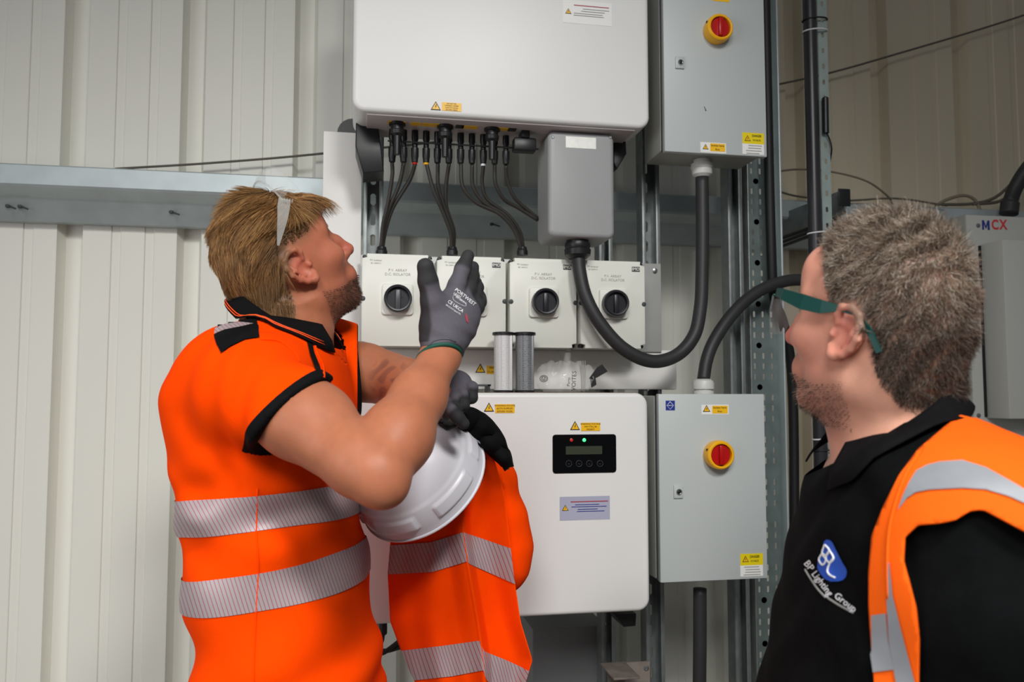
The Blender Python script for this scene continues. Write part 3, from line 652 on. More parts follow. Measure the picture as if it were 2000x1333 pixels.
# ================================================================== things on the lower inverter
def cartridge(px, Y, m, label):
    c = W(px, 766, Y); z0 = zt_lo+0.0012; r = 19.3/FPX*Y*1.02; h = 0.130
    t = root('filter_cartridge', (c[0], Y, z0), label, 'filter', 'filter cartridges on the lower inverter')
    lathe('mesh_tube', (c[0], Y, z0+0.003), (0, 0, 1), [(0, r*0.94), (h-0.006, r*0.94)], m, t, 40)
    lathe('end_cap', (c[0], Y, z0), (0, 0, 1), [(0, r*1.02), (0.004, r*1.02), (0.005, r*0.97)], 'black_plastic', t, 40)
    lathe('end_cap', (c[0], Y, z0+h-0.006), (0, 0, 1), [(0, r*0.97), (0.001, r*1.12), (0.006, r*1.12), (0.007, r*1.05)], 'black_plastic', t, 40)
    sm = box('seam', c[0]+r*0.55, c[0]+r*0.80, Y-r*0.78, Y-r*0.5, z0+0.004, z0+h-0.006, m, t, 0.002)
    return t
cartridge(983, 1.755, 'filter_white', 'pale perforated filter cartridge standing left of its twin on the lower inverter')
cartridge(1025, 1.750, 'filter_grey', 'darker grey perforated filter cartridge standing beside the plastic bag')
sb = root('small_bracket', W(935, 760, 1.80), 'small dark metal lug behind the resting grey glove', 'bracket')
box('lug_plate', XW(920, 1.83, 750), XW(955, 1.83, 750), 1.80, 1.85, ZW(935, 755, 1.83), ZW(935, 751.5, 1.83), 'dark_grille', sb)
box('lug_leg', XW(949, 1.83, 750), XW(953, 1.83, 750), 1.80, 1.85, zt_lo, ZW(935, 752, 1.83), 'dark_grille', sb)
# crumpled clear plastic bag
m = mat('clear_film', 'f4f4f2', 0.07, trans=0.0, alpha=0.20, spec=0.9)
m.node_tree.nodes['Principled BSDF'].inputs['Alpha'].default_value = 0.19
bag = root('plastic_bag', W(1105, 766, 1.77), 'crumpled clear plastic bag with black print lying beside the filter cartridges', 'bag')
NU, NV = 44, 26; v = []; f = []
bc = W(1105, 738, 1.775); bw, bh = 0.066, 0.036
for j in range(NV):
    ph = 2*math.pi*j/NV
    for i in range(NU):
        u = -1+2*i/(NU-1); env = max(0.0, 1-abs(u)**5)**0.5
        cr = 0.5 if u > 0.45 and u < 0.62 else 1.0
        hgt = bh*(0.55+0.45*env)*(0.82 if u > 0.5 else 1.0)*(1.0-0.25*max(0, -u-0.6)/0.4)
        dep = 0.028*env*cr
        x = bc[0]+u*bw; y = bc[1]+math.cos(ph)*dep; z = bc[2]+math.sin(ph)*hgt
        nn = math.sin(u*19+ph*3.1)*0.0022+math.sin(u*41-ph*5.3+1.3)*0.0016+math.sin(u*11+ph*9)*0.0012
        x += nn*0.4; y += math.cos(ph)*nn*1.5+nn*0.6; z += math.sin(ph)*nn
        v.append((x, y, max(z, zt_lo+0.002)))
for j in range(NV):
    for i in range(NU-1):
        a = j*NU+i; b = ((j+1) % NV)*NU+i; f.append([a, a+1, b+1, b])
mk('film', v, f, 'clear_film', bag, True)
yb = bc[1]-0.034
text('bag_print', 'VOITES', 0.0135, (bc[0]+0.010, yb, bc[2]-0.008), 'print_black', bag, xdir=(0.06, 0, 1), zdir=(-1, 0, 0.06), depth=0.0003)
text('bag_print', 'Parts', 0.0095, (bc[0]-0.002, yb, bc[2]-0.010), 'print_black', bag, xdir=(0.06, 0, 1), zdir=(-1, 0, 0.06), depth=0.0003)
c = W(1062, 740, yb)
for rr in (0.0088, 0.0060): tube('bag_emblem', [c+np.array([math.cos(a)*rr, 0, math.sin(a)*rr*0.8]) for a in np.linspace(0, 2*math.pi, 21)], 0.0007, 'print_black', bag, 5, 1, False)
text('bag_emblem_print', 'U', 0.009, c, 'print_black', bag, depth=0.0003, bold=0.0003)
def ribbon(name, pts, m, parent, Y): 
    v = [W(a, b, Y) for a, b in pts]; v += [W(a, b, Y+0.001) for a, b in pts]; n = len(pts)
    mk(name, v, [list(range(n)), list(range(n, 2*n))[::-1]] + [[i, (i+1) % n, n+(i+1) % n, n+i] for i in range(n)], m, parent)
ribbon('bag_black_strip', [(1166, 718), (1176, 712), (1187, 726), (1166, 738), (1154, 742), (1150, 740)], 'print_black', bag, yb+0.012)
ribbon('bag_black_strip', [(1152, 740), (1163, 738), (1165, 752), (1155, 758)], 'print_black', bag, yb+0.012)
for k in range(3): ribbon('bag_fold_print', [(1134+k*4, 705), (1135.5+k*4, 705), (1137+k*3, 760), (1135+k*3, 760)], 'print_grey', bag, yb+0.004)
# ================================================================== implicit-surface modelling helpers
def A(*v): return np.array(v, dtype=np.float32)
def smin(a, b, k):
    h = np.clip(0.5+0.5*(b-a)/k, 0, 1); return b+(a-b)*h-k*h*(1-h)
def smax(a, b, k): return -smin(-a, -b, k)
def ell(P, c, r):
    q = (P-A(*c))/A(*r); k0 = np.sqrt((q*q).sum(1)); k1 = np.sqrt(((q/A(*r))**2).sum(1))+1e-9
    return k0*(k0-1)/k1
def cone(P, a, b, ra, rb):
    a = A(*a); b = A(*b); ab = b-a; t = np.clip(((P-a)@ab)/(ab@ab), 0, 1)
    return np.linalg.norm(P-a-t[:, None]*ab, axis=1)-(ra+(rb-ra)*t)
def chain(P, pts, k=0.01):
    d = None
    for (a, ra), (b, rb) in zip(pts[:-1], pts[1:]):
        e = cone(P, a, b, ra, rb); d = e if d is None else smin(d, e, k)
    return d
def boxed(P, lo, hi, fn, far=0.5):
    m = np.all((P > A(*lo)) & (P < A(*hi)), axis=1); d = np.full(len(P), far, np.float32)
    if m.any(): d[m] = fn(P[m])
    return d
def sdf_mesh(fn, lo, hi, h, B=16, margin=1.0, proj=2):
    lo = np.array(lo, float); hi = np.array(hi, float); S = B*h
    nb = np.maximum(1, np.ceil((hi-lo)/S).astype(int))
    bi = np.stack(np.meshgrid(*[np.arange(n) for n in nb], indexing='ij'), -1).reshape(-1, 3)
    cen = lo+(bi+0.5)*S
    dv = fn(cen.astype(np.float32)); act = bi[np.abs(dv) < S*0.9*margin+0.012]
    g = np.arange(B+1); G = np.stack(np.meshgrid(g, g, g, indexing='ij'), -1).reshape(-1, 3)
    N = nb*B+2; keys = []; poss = []; edges = []
    def key(c): return (c[..., 0]*N[1]+c[..., 1])*N[2]+c[..., 2]
    off8 = np.array([(i, j, k) for i in (0, 1) for j in (0, 1) for k in (0, 1)])
    for s in range(0, len(act), 60):
        ab = act[s:s+60]; base = ab*B
        P = (lo+(base[:, None, :]+G[None])*h).reshape(-1, 3).astype(np.float32)
        F = fn(P).reshape(len(ab), B+1, B+1, B+1)
        neg = F < 0
        cnt = sum(neg[:, i:B+i, j:B+j, k:B+k].astype(np.int8) for i, j, k in off8)
        b, x, y, z = np.nonzero((cnt > 0) & (cnt < 8))
        if len(b) == 0: continue
        vals = np.stack([F[b, x+i, y+j, z+k] for i, j, k in off8], 1)
        acc = np.zeros((len(b), 3)); num = np.zeros(len(b))
        for p in range(8):
            for q in range(p+1, 8):
                if abs(off8[p]-off8[q]).sum() != 1: continue
                va, vb = vals[:, p], vals[:, q]; m = (va < 0) != (vb < 0)
                t = va/(va-vb+1e-12); pt = off8[p]+(off8[q]-off8[p])*t[:, None]
                acc[m] += pt[m]; num[m] += 1
        cell = base[b]+np.stack([x, y, z], 1)
        keys.append(key(cell)); poss.append(lo+(cell+acc/num[:, None])*h)
        for ax in range(3):
            sl0 = [slice(None)]+[slice(0, B)]*3; sl1 = list(sl0); sl1[ax+1] = slice(1, B+1)
            n0, n1 = neg[tuple(sl0)], neg[tuple(sl1)]
            bb, xx, yy, zz = np.nonzero(n0 != n1)
            c = base[bb]+np.stack([xx, yy, zz], 1); u, v = [(1, 2), (2, 0), (0, 1)][ax]
            q = []
            for du, dv_ in ((0, 0), (-1, 0), (-1, -1), (0, -1)):
                cc = c.copy(); cc[:, u] += du; cc[:, v] += dv_; q.append(key(cc))
            q = np.stack(q, 1); fl = n1[bb, xx, yy, zz]; q[fl] = q[fl][:, ::-1]
            edges.append(q)
    K = np.concatenate(keys); Pn = np.concatenate(poss); o = np.argsort(K); K = K[o]; Pn = Pn[o]
    Q = np.concatenate(edges); idx = np.searchsorted(K, Q); idx[idx >= len(K)] = 0
    ok = np.all(K[idx] == Q, axis=1); Q = idx[ok]
    for _ in range(proj):
        Pf = Pn.astype(np.float32); d = fn(Pf); e = h*0.5; gr = np.zeros_like(Pn)
        for ax in range(3):
            o_ = np.zeros(3, np.float32); o_[ax] = e; gr[:, ax] = (fn(Pf+o_)-fn(Pf-o_))/(2*e)
        n2 = (gr*gr).sum(1)+1e-6; step = np.clip(d/n2**0.5, -h, h)[:, None]*gr/n2[:, None]**0.5*0.8
        Pn = Pn-step
    return Pn, Q
def np_mesh(name, V, Q, m, parent=None, smooth=True, colors=None):
    off = wloc(parent) if parent is not None else np.array([V[:, 0].mean(), V[:, 1].mean(), V[:, 2].min()])
    Vl = (np.asarray(V)-off).astype(np.float32); Q = np.asarray(Q)
    me = bpy.data.meshes.new(name); me.vertices.add(len(Vl)); me.vertices.foreach_set('co', Vl.ravel())
    n = Q.shape[1]; me.loops.add(Q.size); me.loops.foreach_set('vertex_index', Q.ravel().astype(np.int32))
    me.polygons.add(len(Q)); me.polygons.foreach_set('loop_start', np.arange(0, Q.size, n, dtype=np.int32))
    try: me.polygons.foreach_set('loop_total', np.full(len(Q), n, np.int32))
    except Exception: pass
    me.update(calc_edges=True); me.validate()
    if colors is not None:
        at = me.color_attributes.new('tint', 'FLOAT_COLOR', 'POINT')
        c4 = np.ones((len(Vl), 4), np.float32); c4[:, :3] = colors; at.data.foreach_set('color', c4.ravel())
    o = link_mesh(name, me, m, parent, smooth)
    if parent is None: o.location = off
    return o
def tint_material(name, rough=0.5, sss=0.0, bump=0.0, bscale=300, sheen=0.0, spec=0.4, noise=0.0, nscale=40):
    m = mat(name, 'ffffff', rough, sss=sss, bump=bump, bscale=bscale, sheen=sheen, spec=spec); nt = m.node_tree; b = nt.nodes['Principled BSDF']
    a = nt.nodes.new('ShaderNodeVertexColor'); a.layer_name = 'tint'
    if noise > 0:
        tc = nt.nodes.new('ShaderNodeTexCoord'); n = nt.nodes.new('ShaderNodeTexNoise'); n.inputs['Scale'].default_value = nscale; n.inputs['Detail'].default_value = 6
        nt.links.new(tc.outputs['Object'], n.inputs['Vector'])
        mr = nt.nodes.new('ShaderNodeMapRange'); mr.inputs[1].default_value = 0.3; mr.inputs[2].default_value = 0.7; mr.inputs[3].default_value = 1-noise; mr.inputs[4].default_value = 1+noise
        nt.links.new(n.outputs['Fac'], mr.inputs[0])
        mx = nt.nodes.new('ShaderNodeVectorMath'); mx.operation = 'SCALE'
        nt.links.new(a.outputs['Color'], mx.inputs[0]); nt.links.new(mr.outputs[0], mx.inputs['Scale']); nt.links.new(mx.outputs[0], b.inputs['Base Color'])
    else: nt.links.new(a.outputs['Color'], b.inputs['Base Color'])
    return m
def push_out(v, fn, gap):
    v = np.array(v, np.float32)
    for _ in range(4):
        d = fn(v); gr = np.zeros_like(v)
        for ax in range(3):
            e = np.zeros(3, np.float32); e[ax] = 0.003; gr[:, ax] = fn(v+e)-fn(v-e)
        gr /= np.linalg.norm(gr, axis=1, keepdims=True)+1e-9
        v = v+gr*np.clip(gap-d, 0, 0.03)[:, None]
    return v.astype(float)
def bisect(V, Q, cuts, fill=False):
    """keep the side of each plane that its normal points to; returns new V and triangle/quad face list"""
    bm = bmesh.new(); vs_ = [bm.verts.new(p) for p in V]
    for q in Q:
        try: bm.faces.new([vs_[i] for i in q])
        except ValueError: pass
    for p, n in cuts:
        bmesh.ops.bisect_plane(bm, geom=bm.verts[:]+bm.edges[:]+bm.faces[:], plane_co=tuple(p), plane_no=tuple(n), clear_inner=True, dist=1e-6)
    bm.verts.index_update()
    V2 = np.array([v.co[:] for v in bm.verts]); F2 = [[v.index for v in f.verts] for f in bm.faces]; bm.free()
    return V2, F2
def vnormals(V, F):
    N = np.zeros_like(V); T = np.array([[f[0], f[k], f[k+1]] for f in F for k in range(1, len(f)-1)])
    n = np.cross(V[T[:, 1]]-V[T[:, 0]], V[T[:, 2]]-V[T[:, 0]])
    for k in range(3): np.add.at(N, T[:, k], n)
    return N/(np.linalg.norm(N, axis=1, keepdims=True)+1e-12)
def plane3(a, b, c, up=True):
    n = np.cross(b-a, c-a); n /= np.linalg.norm(n)
    if (n[2] < 0) == up: n = -n
    return a, n
from mathutils.bvhtree import BVHTree
def bvh_of(V, F): return BVHTree.FromPolygons([tuple(p) for p in V], [list(map(int, f)) for f in F])
def hit(bvh, px, py):
    r = ray(px, py); r = r/np.linalg.norm(r)
    loc, n, i, d = bvh.ray_cast(Vector(CAM), Vector(r))
    if loc is None: return None, None
    n = np.array(n)
    if np.dot(n, r) > 0: n = -n
    return np.array(loc), n
def decal(name, bvh, poly, m, parent, off=0.0015, cell=6.0, thick=0.0):
    """a cloth or print patch cut to an outline and laid on the surface it belongs to"""
    bm = bmesh.new(); vs_ = [bm.verts.new((x, y, 0)) for x, y in poly]; f = bm.faces.new(vs_)
    xs = [p[0] for p in poly]; ys = [p[1] for p in poly]
    for a0, a1, nrm in ((min(xs), max(xs), (1, 0, 0)), (min(ys), max(ys), (0, 1, 0))):
        k = a0+cell
        while k < a1:
            bmesh.ops.bisect_plane(bm, geom=bm.verts[:]+bm.edges[:]+bm.faces[:], plane_co=(k if nrm[0] else 0, k if nrm[1] else 0, 0), plane_no=nrm, dist=1e-5); k += cell
    bmesh.ops.triangulate(bm, faces=bm.faces[:]); bm.verts.index_update()
    V = []; bad = set()
    for v in bm.verts:
        p, n = hit(bvh, v.co.x, v.co.y)
        if p is None: bad.add(v.index); V.append(np.zeros(3))
        else: V.append(p+n*off)
    F = [[v.index for v in f.verts] for f in bm.faces if not any(v.index in bad for v in f.verts)]; bm.free()
    used = sorted({i for f in F for i in f}); mp = {k: i for i, k in enumerate(used)}
    if not F: return None
    V = np.array([V[i] for i in used]); F = [[mp[i] for i in f] for f in F]
    o = mk(name, V, F, m, parent, True)
    if thick: s = o.modifiers.new('t', 'SOLIDIFY'); s.thickness = thick; s.offset = 0
    return o
def surf_line(name, bvh, pts, rad, m, parent, off=0.0, n=6, per=6):
    """a cord, seam or printed stroke following a surface"""
    P2 = catmull([np.array([x, y, 0.0]) for x, y in pts], per); out = []
    for p in P2:
        h_, nn = hit(bvh, p[0], p[1])
        if h_ is not None: out.append(h_+nn*off)
    if len(out) < 2: return None
    v, f = tube_data(out, rad, n); return mk(name, v, f, m, parent, True)
def surf_text(name, bvh, s, px, py, dirpx, size_px, m, parent, off=0.0012, xscale=1.0, bold=0.008):
    """lettering printed on a curved surface: the flat glyphs are wrapped onto it"""
    cu = bpy.data.curves.new(name, 'FONT'); cu.body = s; cu.size = 1.0; cu.align_x = 'LEFT'; cu.align_y = 'CENTER'; cu.resolution_u = 2; cu.offset = bold
    ob = bpy.data.objects.new(name, cu); me = bpy.data.meshes.new_from_object(ob); bpy.data.objects.remove(ob)
    co = np.array([v.co[:] for v in me.vertices]); F = [list(p.vertices) for p in me.polygons]; bpy.data.meshes.remove(me)
    dx = np.array(dirpx, float); dx /= np.linalg.norm(dx); dy = np.array([dx[1], -dx[0]])
    V = []
    for c in co:
        q = np.array([px, py])+dx*c[0]*size_px*xscale+dy*c[1]*size_px
        p, n = hit(bvh, q[0], q[1]); V.append(p+n*off if p is not None else None)
    F = [f for f in F if all(V[i] is not None for i in f)]
    if not F: return None
    V = [v if v is not None else np.zeros(3) for v in V]; used = sorted({i for f in F for i in f}); mp = {k: i for i, k in enumerate(used)}
    return mk(name, [V[i] for i in used], [[mp[i] for i in f] for f in F], m, parent)
def strands(name, roots, dirs, lens, width, colors, m, parent, K=6, curl=None, center=None, stiff=0.0, grav=(0, 0, 0), extra=None):
    """hair: many tapered three-sided strands in one mesh"""
    S = len(roots); P = np.zeros((S, K, 3)); P[:, 0] = roots; d = dirs/np.linalg.norm(dirs, axis=1, keepdims=True)
    g = np.array(grav, float)
    for k in range(1, K):
        if curl is not None: d = d+curl[:, k]
        d = d+g*(k/K); d = d/np.linalg.norm(d, axis=1, keepdims=True)
        P[:, k] = P[:, k-1]+d*(lens/(K-1))[:, None]
        if center is not None: P[:, k] = center(P[:, k])
    T = np.gradient(P, axis=1); T /= np.linalg.norm(T, axis=2, keepdims=True)+1e-9
    ref = rng.normal(size=(S, 1, 3)); U = np.cross(T, ref); U /= np.linalg.norm(U, axis=2, keepdims=True)+1e-9; Vv = np.cross(T, U)
    w = width[:, None]*np.linspace(1.0, 0.25, K)[None]
    rings = [P+(U*math.cos(a)+Vv*math.sin(a))*w[..., None] for a in (0, 2.094, 4.189)]
    V = np.stack(rings, 2).reshape(-1, 3)
    b = (np.arange(S)*K*3)[:, None, None]; k = (np.arange(K-1)*3)[None, :, None]; F = []
    for j in range(3):
        j2 = (j+1) % 3
        F.append(np.stack([b+k+j, b+k+j2, b+k+3+j2, b+k+3+j], -1).reshape(-1, 4))
    F = np.concatenate(F); C = np.repeat(colors, K*3, axis=0)
    return V, F, C

# ------------------------------------------------------------------ a human head, built in its own frame: x forward, y left, z up
def ear_sdf(P, sg):
    Q = P-A(-0.004, sg*0.0765, -0.006); Q = Q*A(1, sg, 1)
    a = math.radians(9); ca, sa = math.cos(a), math.sin(a)
    X = Q[:, 0]*ca-Q[:, 1]*sa; Y = Q[:, 0]*sa+Q[:, 1]*ca
    b = math.radians(20); Z = Q[:, 2]*math.cos(b)-X*math.sin(b); X = X*math.cos(b)+Q[:, 2]*math.sin(b)
    E = np.stack([X/1.22, Y, Z/0.97], 1).astype(np.float32)
    base = ell(E, (0.0, -0.002, 0.002), (0.0165, 0.0048, 0.028))
    pts = [((0.010, 0.003, 0.004), 0.0032), ((0.014, 0.006, 0.016), 0.0036), ((0.010, 0.009, 0.026), 0.0037), ((0.0, 0.0105, 0.0305), 0.0037), ((-0.010, 0.0115, 0.027), 0.0038), ((-0.0165, 0.0115, 0.016), 0.0037), ((-0.0175, 0.0105, 0.003), 0.0035), ((-0.013, 0.006, -0.011), 0.0035), ((-0.006, 0.004, -0.022), 0.0040), ((0.003, 0.002, -0.028), 0.0065), ((0.009, 0.0, -0.022), 0.005)]
    d = smin(base, chain(E, pts, 0.003), 0.004)
    d = smin(d, chain(E, [((-0.009, 0.005, 0.020), 0.0026), ((-0.009, 0.006, 0.004), 0.0030), ((-0.003, 0.005, -0.012), 0.0032)], 0.003), 0.003)
    d = smax(d, -ell(E, (0.003, 0.0075, -0.004), (0.0092, 0.0095, 0.0125)), 0.002)
    d = smax(d, -ell(E, (-0.001, 0.0085, 0.018), (0.0080, 0.0065, 0.0080)), 0.002)
    d = smin(d, cone(E, (0.0125, 0.002, -0.004), (0.0125, 0.003, -0.008), 0.0035, 0.0035), 0.004)
    return d
def head_sdf(P, beard=0.0, nose=1.0):
    Y = np.abs(P[:, 1]); S = np.stack([P[:, 0], Y, P[:, 2]], 1)
    d = ell(P, (-0.002, 0, 0.034), (0.087, 0.0765, 0.092))
    d = smin(d, ell(P, (0.030, 0, -0.020), (0.056, 0.060, 0.082)), 0.03)
    d = smin(d, ell(P, (-0.030, 0, -0.020), (0.055, 0.064, 0.060)), 0.03)
    d = smin(d, cone(S, (0.004, 0.046, -0.060), (0.063, 0.012, -0.084), 0.017, 0.0175), 0.022)
    d = smin(d, ell(P, (0.069, 0, -0.085), (0.020, 0.024, 0.016)), 0.016)
    d = smin(d, ell(S, (0.058, 0.043, -0.014), (0.024, 0.020, 0.018)), 0.02)
    d = smin(d, cone(S, (0.079, 0.0, 0.030), (0.064, 0.045, 0.030), 0.013, 0.011), 0.014)
    d = smin(d, ell(P, (0.066, 0, 0.062), (0.026, 0.050, 0.035)), 0.02)
    d = smax(d, -ell(S, (0.094, 0.031, 0.009), (0.018, 0.017, 0.012)), 0.012)
    d = smin(d, ell(S, (0.070, 0.031, 0.008), (0.0125, 0.0125, 0.0120)), 0.004)
    d = smin(d, chain(P, [((0.084, 0, 0.024), 0.0085), ((0.098, 0, 0.004), 0.0085), ((0.109*nose, 0, -0.017), 0.0105)], 0.008), 0.010)
    d = smin(d, ell(S, (0.095, 0.0115, -0.022), (0.012, 0.0075, 0.0075)), 0.006)
    d = smin(d, ell(P, (0.083, 0, -0.052), (0.017, 0.028, 0.022)), 0.014)
    d = smin(d, cone(S, (0.0975, 0, -0.0465), (0.084, 0.020, -0.049), 0.0048, 0.003), 0.005)
    d = smin(d, cone(S, (0.0955, 0, -0.0570), (0.084, 0.018, -0.053), 0.0058, 0.003), 0.005)
    for sg in (1, -1):
        e = boxed(P, (-0.04, min(sg*0.045, sg*0.11), -0.05), (0.03, max(sg*0.045, sg*0.11), 0.04), lambda q: ear_sdf(q, sg))
        d = smin(d, e, 0.006)
    return d
def sm01(x, a, b): 
    t = np.clip((x-a)/(b-a), 0, 1); return t*t*(3-2*t)
def torso_fn(sec, fdir, expo=2.3):
    """sec: list of (centre xyz, half lateral a, half depth b), any order; returns sdf; fdir = horizontal facing direction"""
    sec = sorted(sec, key=lambda s: s[0][2]); z = np.array([s[0][2] for s in sec])
    zz = np.linspace(z[0], z[-1], 160)
    def sp(vals):
        v = np.interp(zz, z, vals); k = np.ones(9)/9
        vp = np.pad(v, 4, mode='edge'); return np.convolve(vp, k, 'valid')
    cx, cy = sp([s[0][0] for s in sec]), sp([s[0][1] for s in sec]); aa, bb = sp([s[1] for s in sec]), sp([s[2] for s in sec])
    f = np.array([fdir[0], fdir[1]]); f = f/np.linalg.norm(f); l = np.array([-f[1], f[0]])
    def fn(P):
        ax, ay = np.interp(P[:, 2], zz, cx), np.interp(P[:, 2], zz, cy); a, b = np.interp(P[:, 2], zz, aa), np.interp(P[:, 2], zz, bb)
        dx, dy = P[:, 0]-ax, P[:, 1]-ay; u = (dx*l[0]+dy*l[1])/a; w = (dx*f[0]+dy*f[1])/b
        r = (np.abs(u)**expo+np.abs(w)**expo+1e-9)**(1/expo)
        d = (r-1)*np.minimum(a, b)*0.9
        return np.maximum(np.maximum(d, (P[:, 2]-zz[-1])), zz[0]-P[:, 2]).astype(np.float32)
    return fn
FH = np.array([math.sin(YAW), math.cos(YAW), 0.0]); ZUP = np.array([0, 0, 1.0])
def head_frame(yaw, pitch, roll=0.0, mirror=1):
    """facing: image right (mirror=1) or image left (-1), turned away from the camera by yaw, chin raised by pitch"""
    h = mirror*math.cos(yaw)*RGT+math.sin(yaw)*FH; f = math.cos(pitch)*h+math.sin(pitch)*ZUP
    l = np.cross(ZUP, h); u = np.cross(f, l)
    if roll: l, u = l*math.cos(roll)+u*math.sin(roll), u*math.cos(roll)-l*math.sin(roll)
    return np.stack([f, l, u], 1)     # columns
# ================================================================== shared person materials
tint_material('skin_tint', 0.48, sss=0.12, bump=0.06, bscale=420, spec=0.35, noise=0.06, nscale=55)
tint_material('hair_tint', 0.5, spec=0.3)
tint_material('glove_tint', 0.75, bump=0.12, bscale=900, noise=0.05, nscale=200)
mat('hi_vis_orange', 'ff4600', 0.9, spec=0.05, var=0.04, vscale=25, bump=0.10, bscale=260)
mat('hi_vis_vest', 'ff6410', 0.8, spec=0.15, var=0.03, vscale=20, bump=0.08, bscale=300)
mat('black_cloth', '0e0e10', 0.85, spec=0.12, var=0.15, vscale=60, bump=0.1, bscale=300)
mat('polo_black', '0a0b0c', 0.9, spec=0.10, var=0.2, vscale=50, bump=0.12, bscale=350)
mat('trouser_navy', '1d2026', 0.85, bump=0.1, bscale=200)
mat('boot_black', '18171a', 0.55)
mat('green_cuff', '0f4a3c', 0.7)
mat('tape_grey', '8d9095', 0.55, 0.1, var=0.06, vscale=40)
mat('logo_blue', '1d52b8', 0.6)
mat('eye_white', 'd8d2cc', 0.2)
mat('eye_dark', '2a2522', 0.15)
mat('frame_green', '0d3f3a', 0.35)
mat('clear_lens', 'd8dcdc', 0.04, alpha=0.10, spec=0.7)
mat('clear_frame', 'c9c9c4', 0.15, alpha=0.30, spec=0.6)
mat('helmet_white', 'dcdbe2', 0.34, var=0.03, vscale=12)
mat('orange_piping', 'ff5a1e', 0.6)
def reflective(name, ang_dir):
    """silver tape printed with fine slanting lines"""
    m = mat(name, 'c4bcc0', 0.5, 0.15); nt = m.node_tree; b = nt.nodes['Principled BSDF']
    tc = nt.nodes.new('ShaderNodeTexCoord'); mp = nt.nodes.new('ShaderNodeMapping'); mp.inputs['Rotation'].default_value = ang_dir
    w = nt.nodes.new('ShaderNodeTexWave'); w.wave_type = 'BANDS'; w.bands_direction = 'X'; w.inputs['Scale'].default_value = 62; w.inputs['Distortion'].default_value = 0.0
    r = nt.nodes.new('ShaderNodeValToRGB'); r.color_ramp.elements[0].position = 0.02; r.color_ramp.elements[1].position = 0.16
    r.color_ramp.elements[0].color = lin('a8584c'); r.color_ramp.elements[1].color = lin('aaa1a6')
    nt.links.new(tc.outputs['Object'], mp.inputs['Vector']); nt.links.new(mp.outputs['Vector'], w.inputs['Vector']); nt.links.new(w.outputs['Fac'], r.inputs['Fac']); nt.links.new(r.outputs['Color'], b.inputs['Base Color'])
    return m
reflective('reflective_a', (0, math.radians(28), math.radians(-12)))
reflective('reflective_b', (0, math.radians(18), math.radians(-12)))
def L3(c): return np.array(lin(c)[:3])
def mixc(C, c, w): return C*(1-w[:, None])+np.asarray(c)[None]*w[:, None]
def legs(prefix, hip, fdir, zfloor, parent, stance=0.1, mtrou='trouser_navy'):
    f = np.array([fdir[0], fdir[1], 0]); f /= np.linalg.norm(f); l = np.cross(ZUP, f); hz = hip[2]
    def fn(P):
        d = ell(P, hip+np.array([0, 0, -0.07]), (0.145, 0.145, 0.13))
        for sg in (1, -1):
            h = hip+l*sg*0.09+ZUP*-0.06; kx = hip+l*sg*(0.10)+f*0.02; kn = np.array([kx[0], kx[1], hz*0.52]); an = np.array([kx[0]-f[0]*0.03, kx[1]-f[1]*0.03, 0.07])
            d = smin(d, chain(P, [(h, 0.082), (kn, 0.066), (an, 0.060)], 0.03), 0.05)
        return np.maximum(d, 0.055-P[:, 2])
    V, Q = sdf_mesh(fn, hip-np.array([0.42, 0.42, hz]), hip+np.array([0.42, 0.42, 0.16]), 0.012, 8); np_mesh('trousers', V, Q, mtrou, parent)
    for sg in (1, -1):
        b = hip+l*sg*0.10; b = np.array([b[0], b[1], 0.0])-f*0.02
        def fb(P):
            d = ell(P, b+f*0.10+ZUP*0.045, (0.06, 0.06, 0.05)); d = smin(d, cone(P, b+ZUP*0.05, b+f*0.13+ZUP*0.04, 0.048, 0.040), 0.03); d = smin(d, cone(P, b+ZUP*0.05, b+ZUP*0.12, 0.05, 0.055), 0.02)
            return np.maximum(d, 0.001-P[:, 2])
        V, Q = sdf_mesh(fb, b-np.array([0.24, 0.24, 0.02]), b+np.array([0.24, 0.24, 0.2]), 0.009, 8); np_mesh('boot', V, Q, 'boot_black', parent)
def fold_noise(P, s=1.0):
    x, y, z = P[:, 0]*s, P[:, 1]*s, P[:, 2]*s
    return (np.sin(x*37+z*21+2*np.sin(z*13+y*9))+0.7*np.sin(z*43-x*18+y*25+1.7*np.sin(x*15))+0.5*np.sin(y*51+z*33+1.0))/2.2

# ================================================================== the blond man
LM = root('person', D(560, 1333, 1.28)*np.array([1, 1, 0]), 'blond man in orange hi-vis polo shirt raising a gloved hand', 'person')
RL = head_frame(math.radians(31), math.radians(32), 0.0, 1)
HL = D(585, 525, 1.23)-RL@np.array([-0.004, -0.0765, -0.006])
def toL(P): return ((P-HL.astype(np.float32))@RL.astype(np.float32)).astype(np.float32)
fL = math.cos(math.radians(4))*RGT+math.sin(math.radians(4))*FH; lL = np.cross(ZUP, fL)
secL = []
for py, b_, f_, a_ in ((612, 525, 612, 0.06), (632, 475, 632, 0.085), (660, 415, 652, 0.135), (700, 372, 672, 0.178), (770, 340, 686, 0.195), (850, 350, 690, 0.188), (960, 370, 692, 0.182), (1100, 384, 712, 0.180), (1200, 392, 728, 0.182), (1333, 402, 745, 0.190), (1480, 400, 756, 0.20)):
    secL.append((D((b_+f_)/2, py, 1.28), a_, (f_-b_)/2*1.28/FPX))
torsoL = torso_fn(secL, fL)
coreL = torso_fn([(c, a-0.02, b-0.016) for c, a, b in secL], fL)
SHn, ELn, WRn = D(470, 742, 1.12), D(737, 924, 0.985), D(860, 698, 1.155)
SHf, ELf, WRf = D(668, 716, 1.44), D(765, 742, 1.40), D(858, 772, 1.31)
armdir = (ELn-SHn)/np.linalg.norm(ELn-SHn)
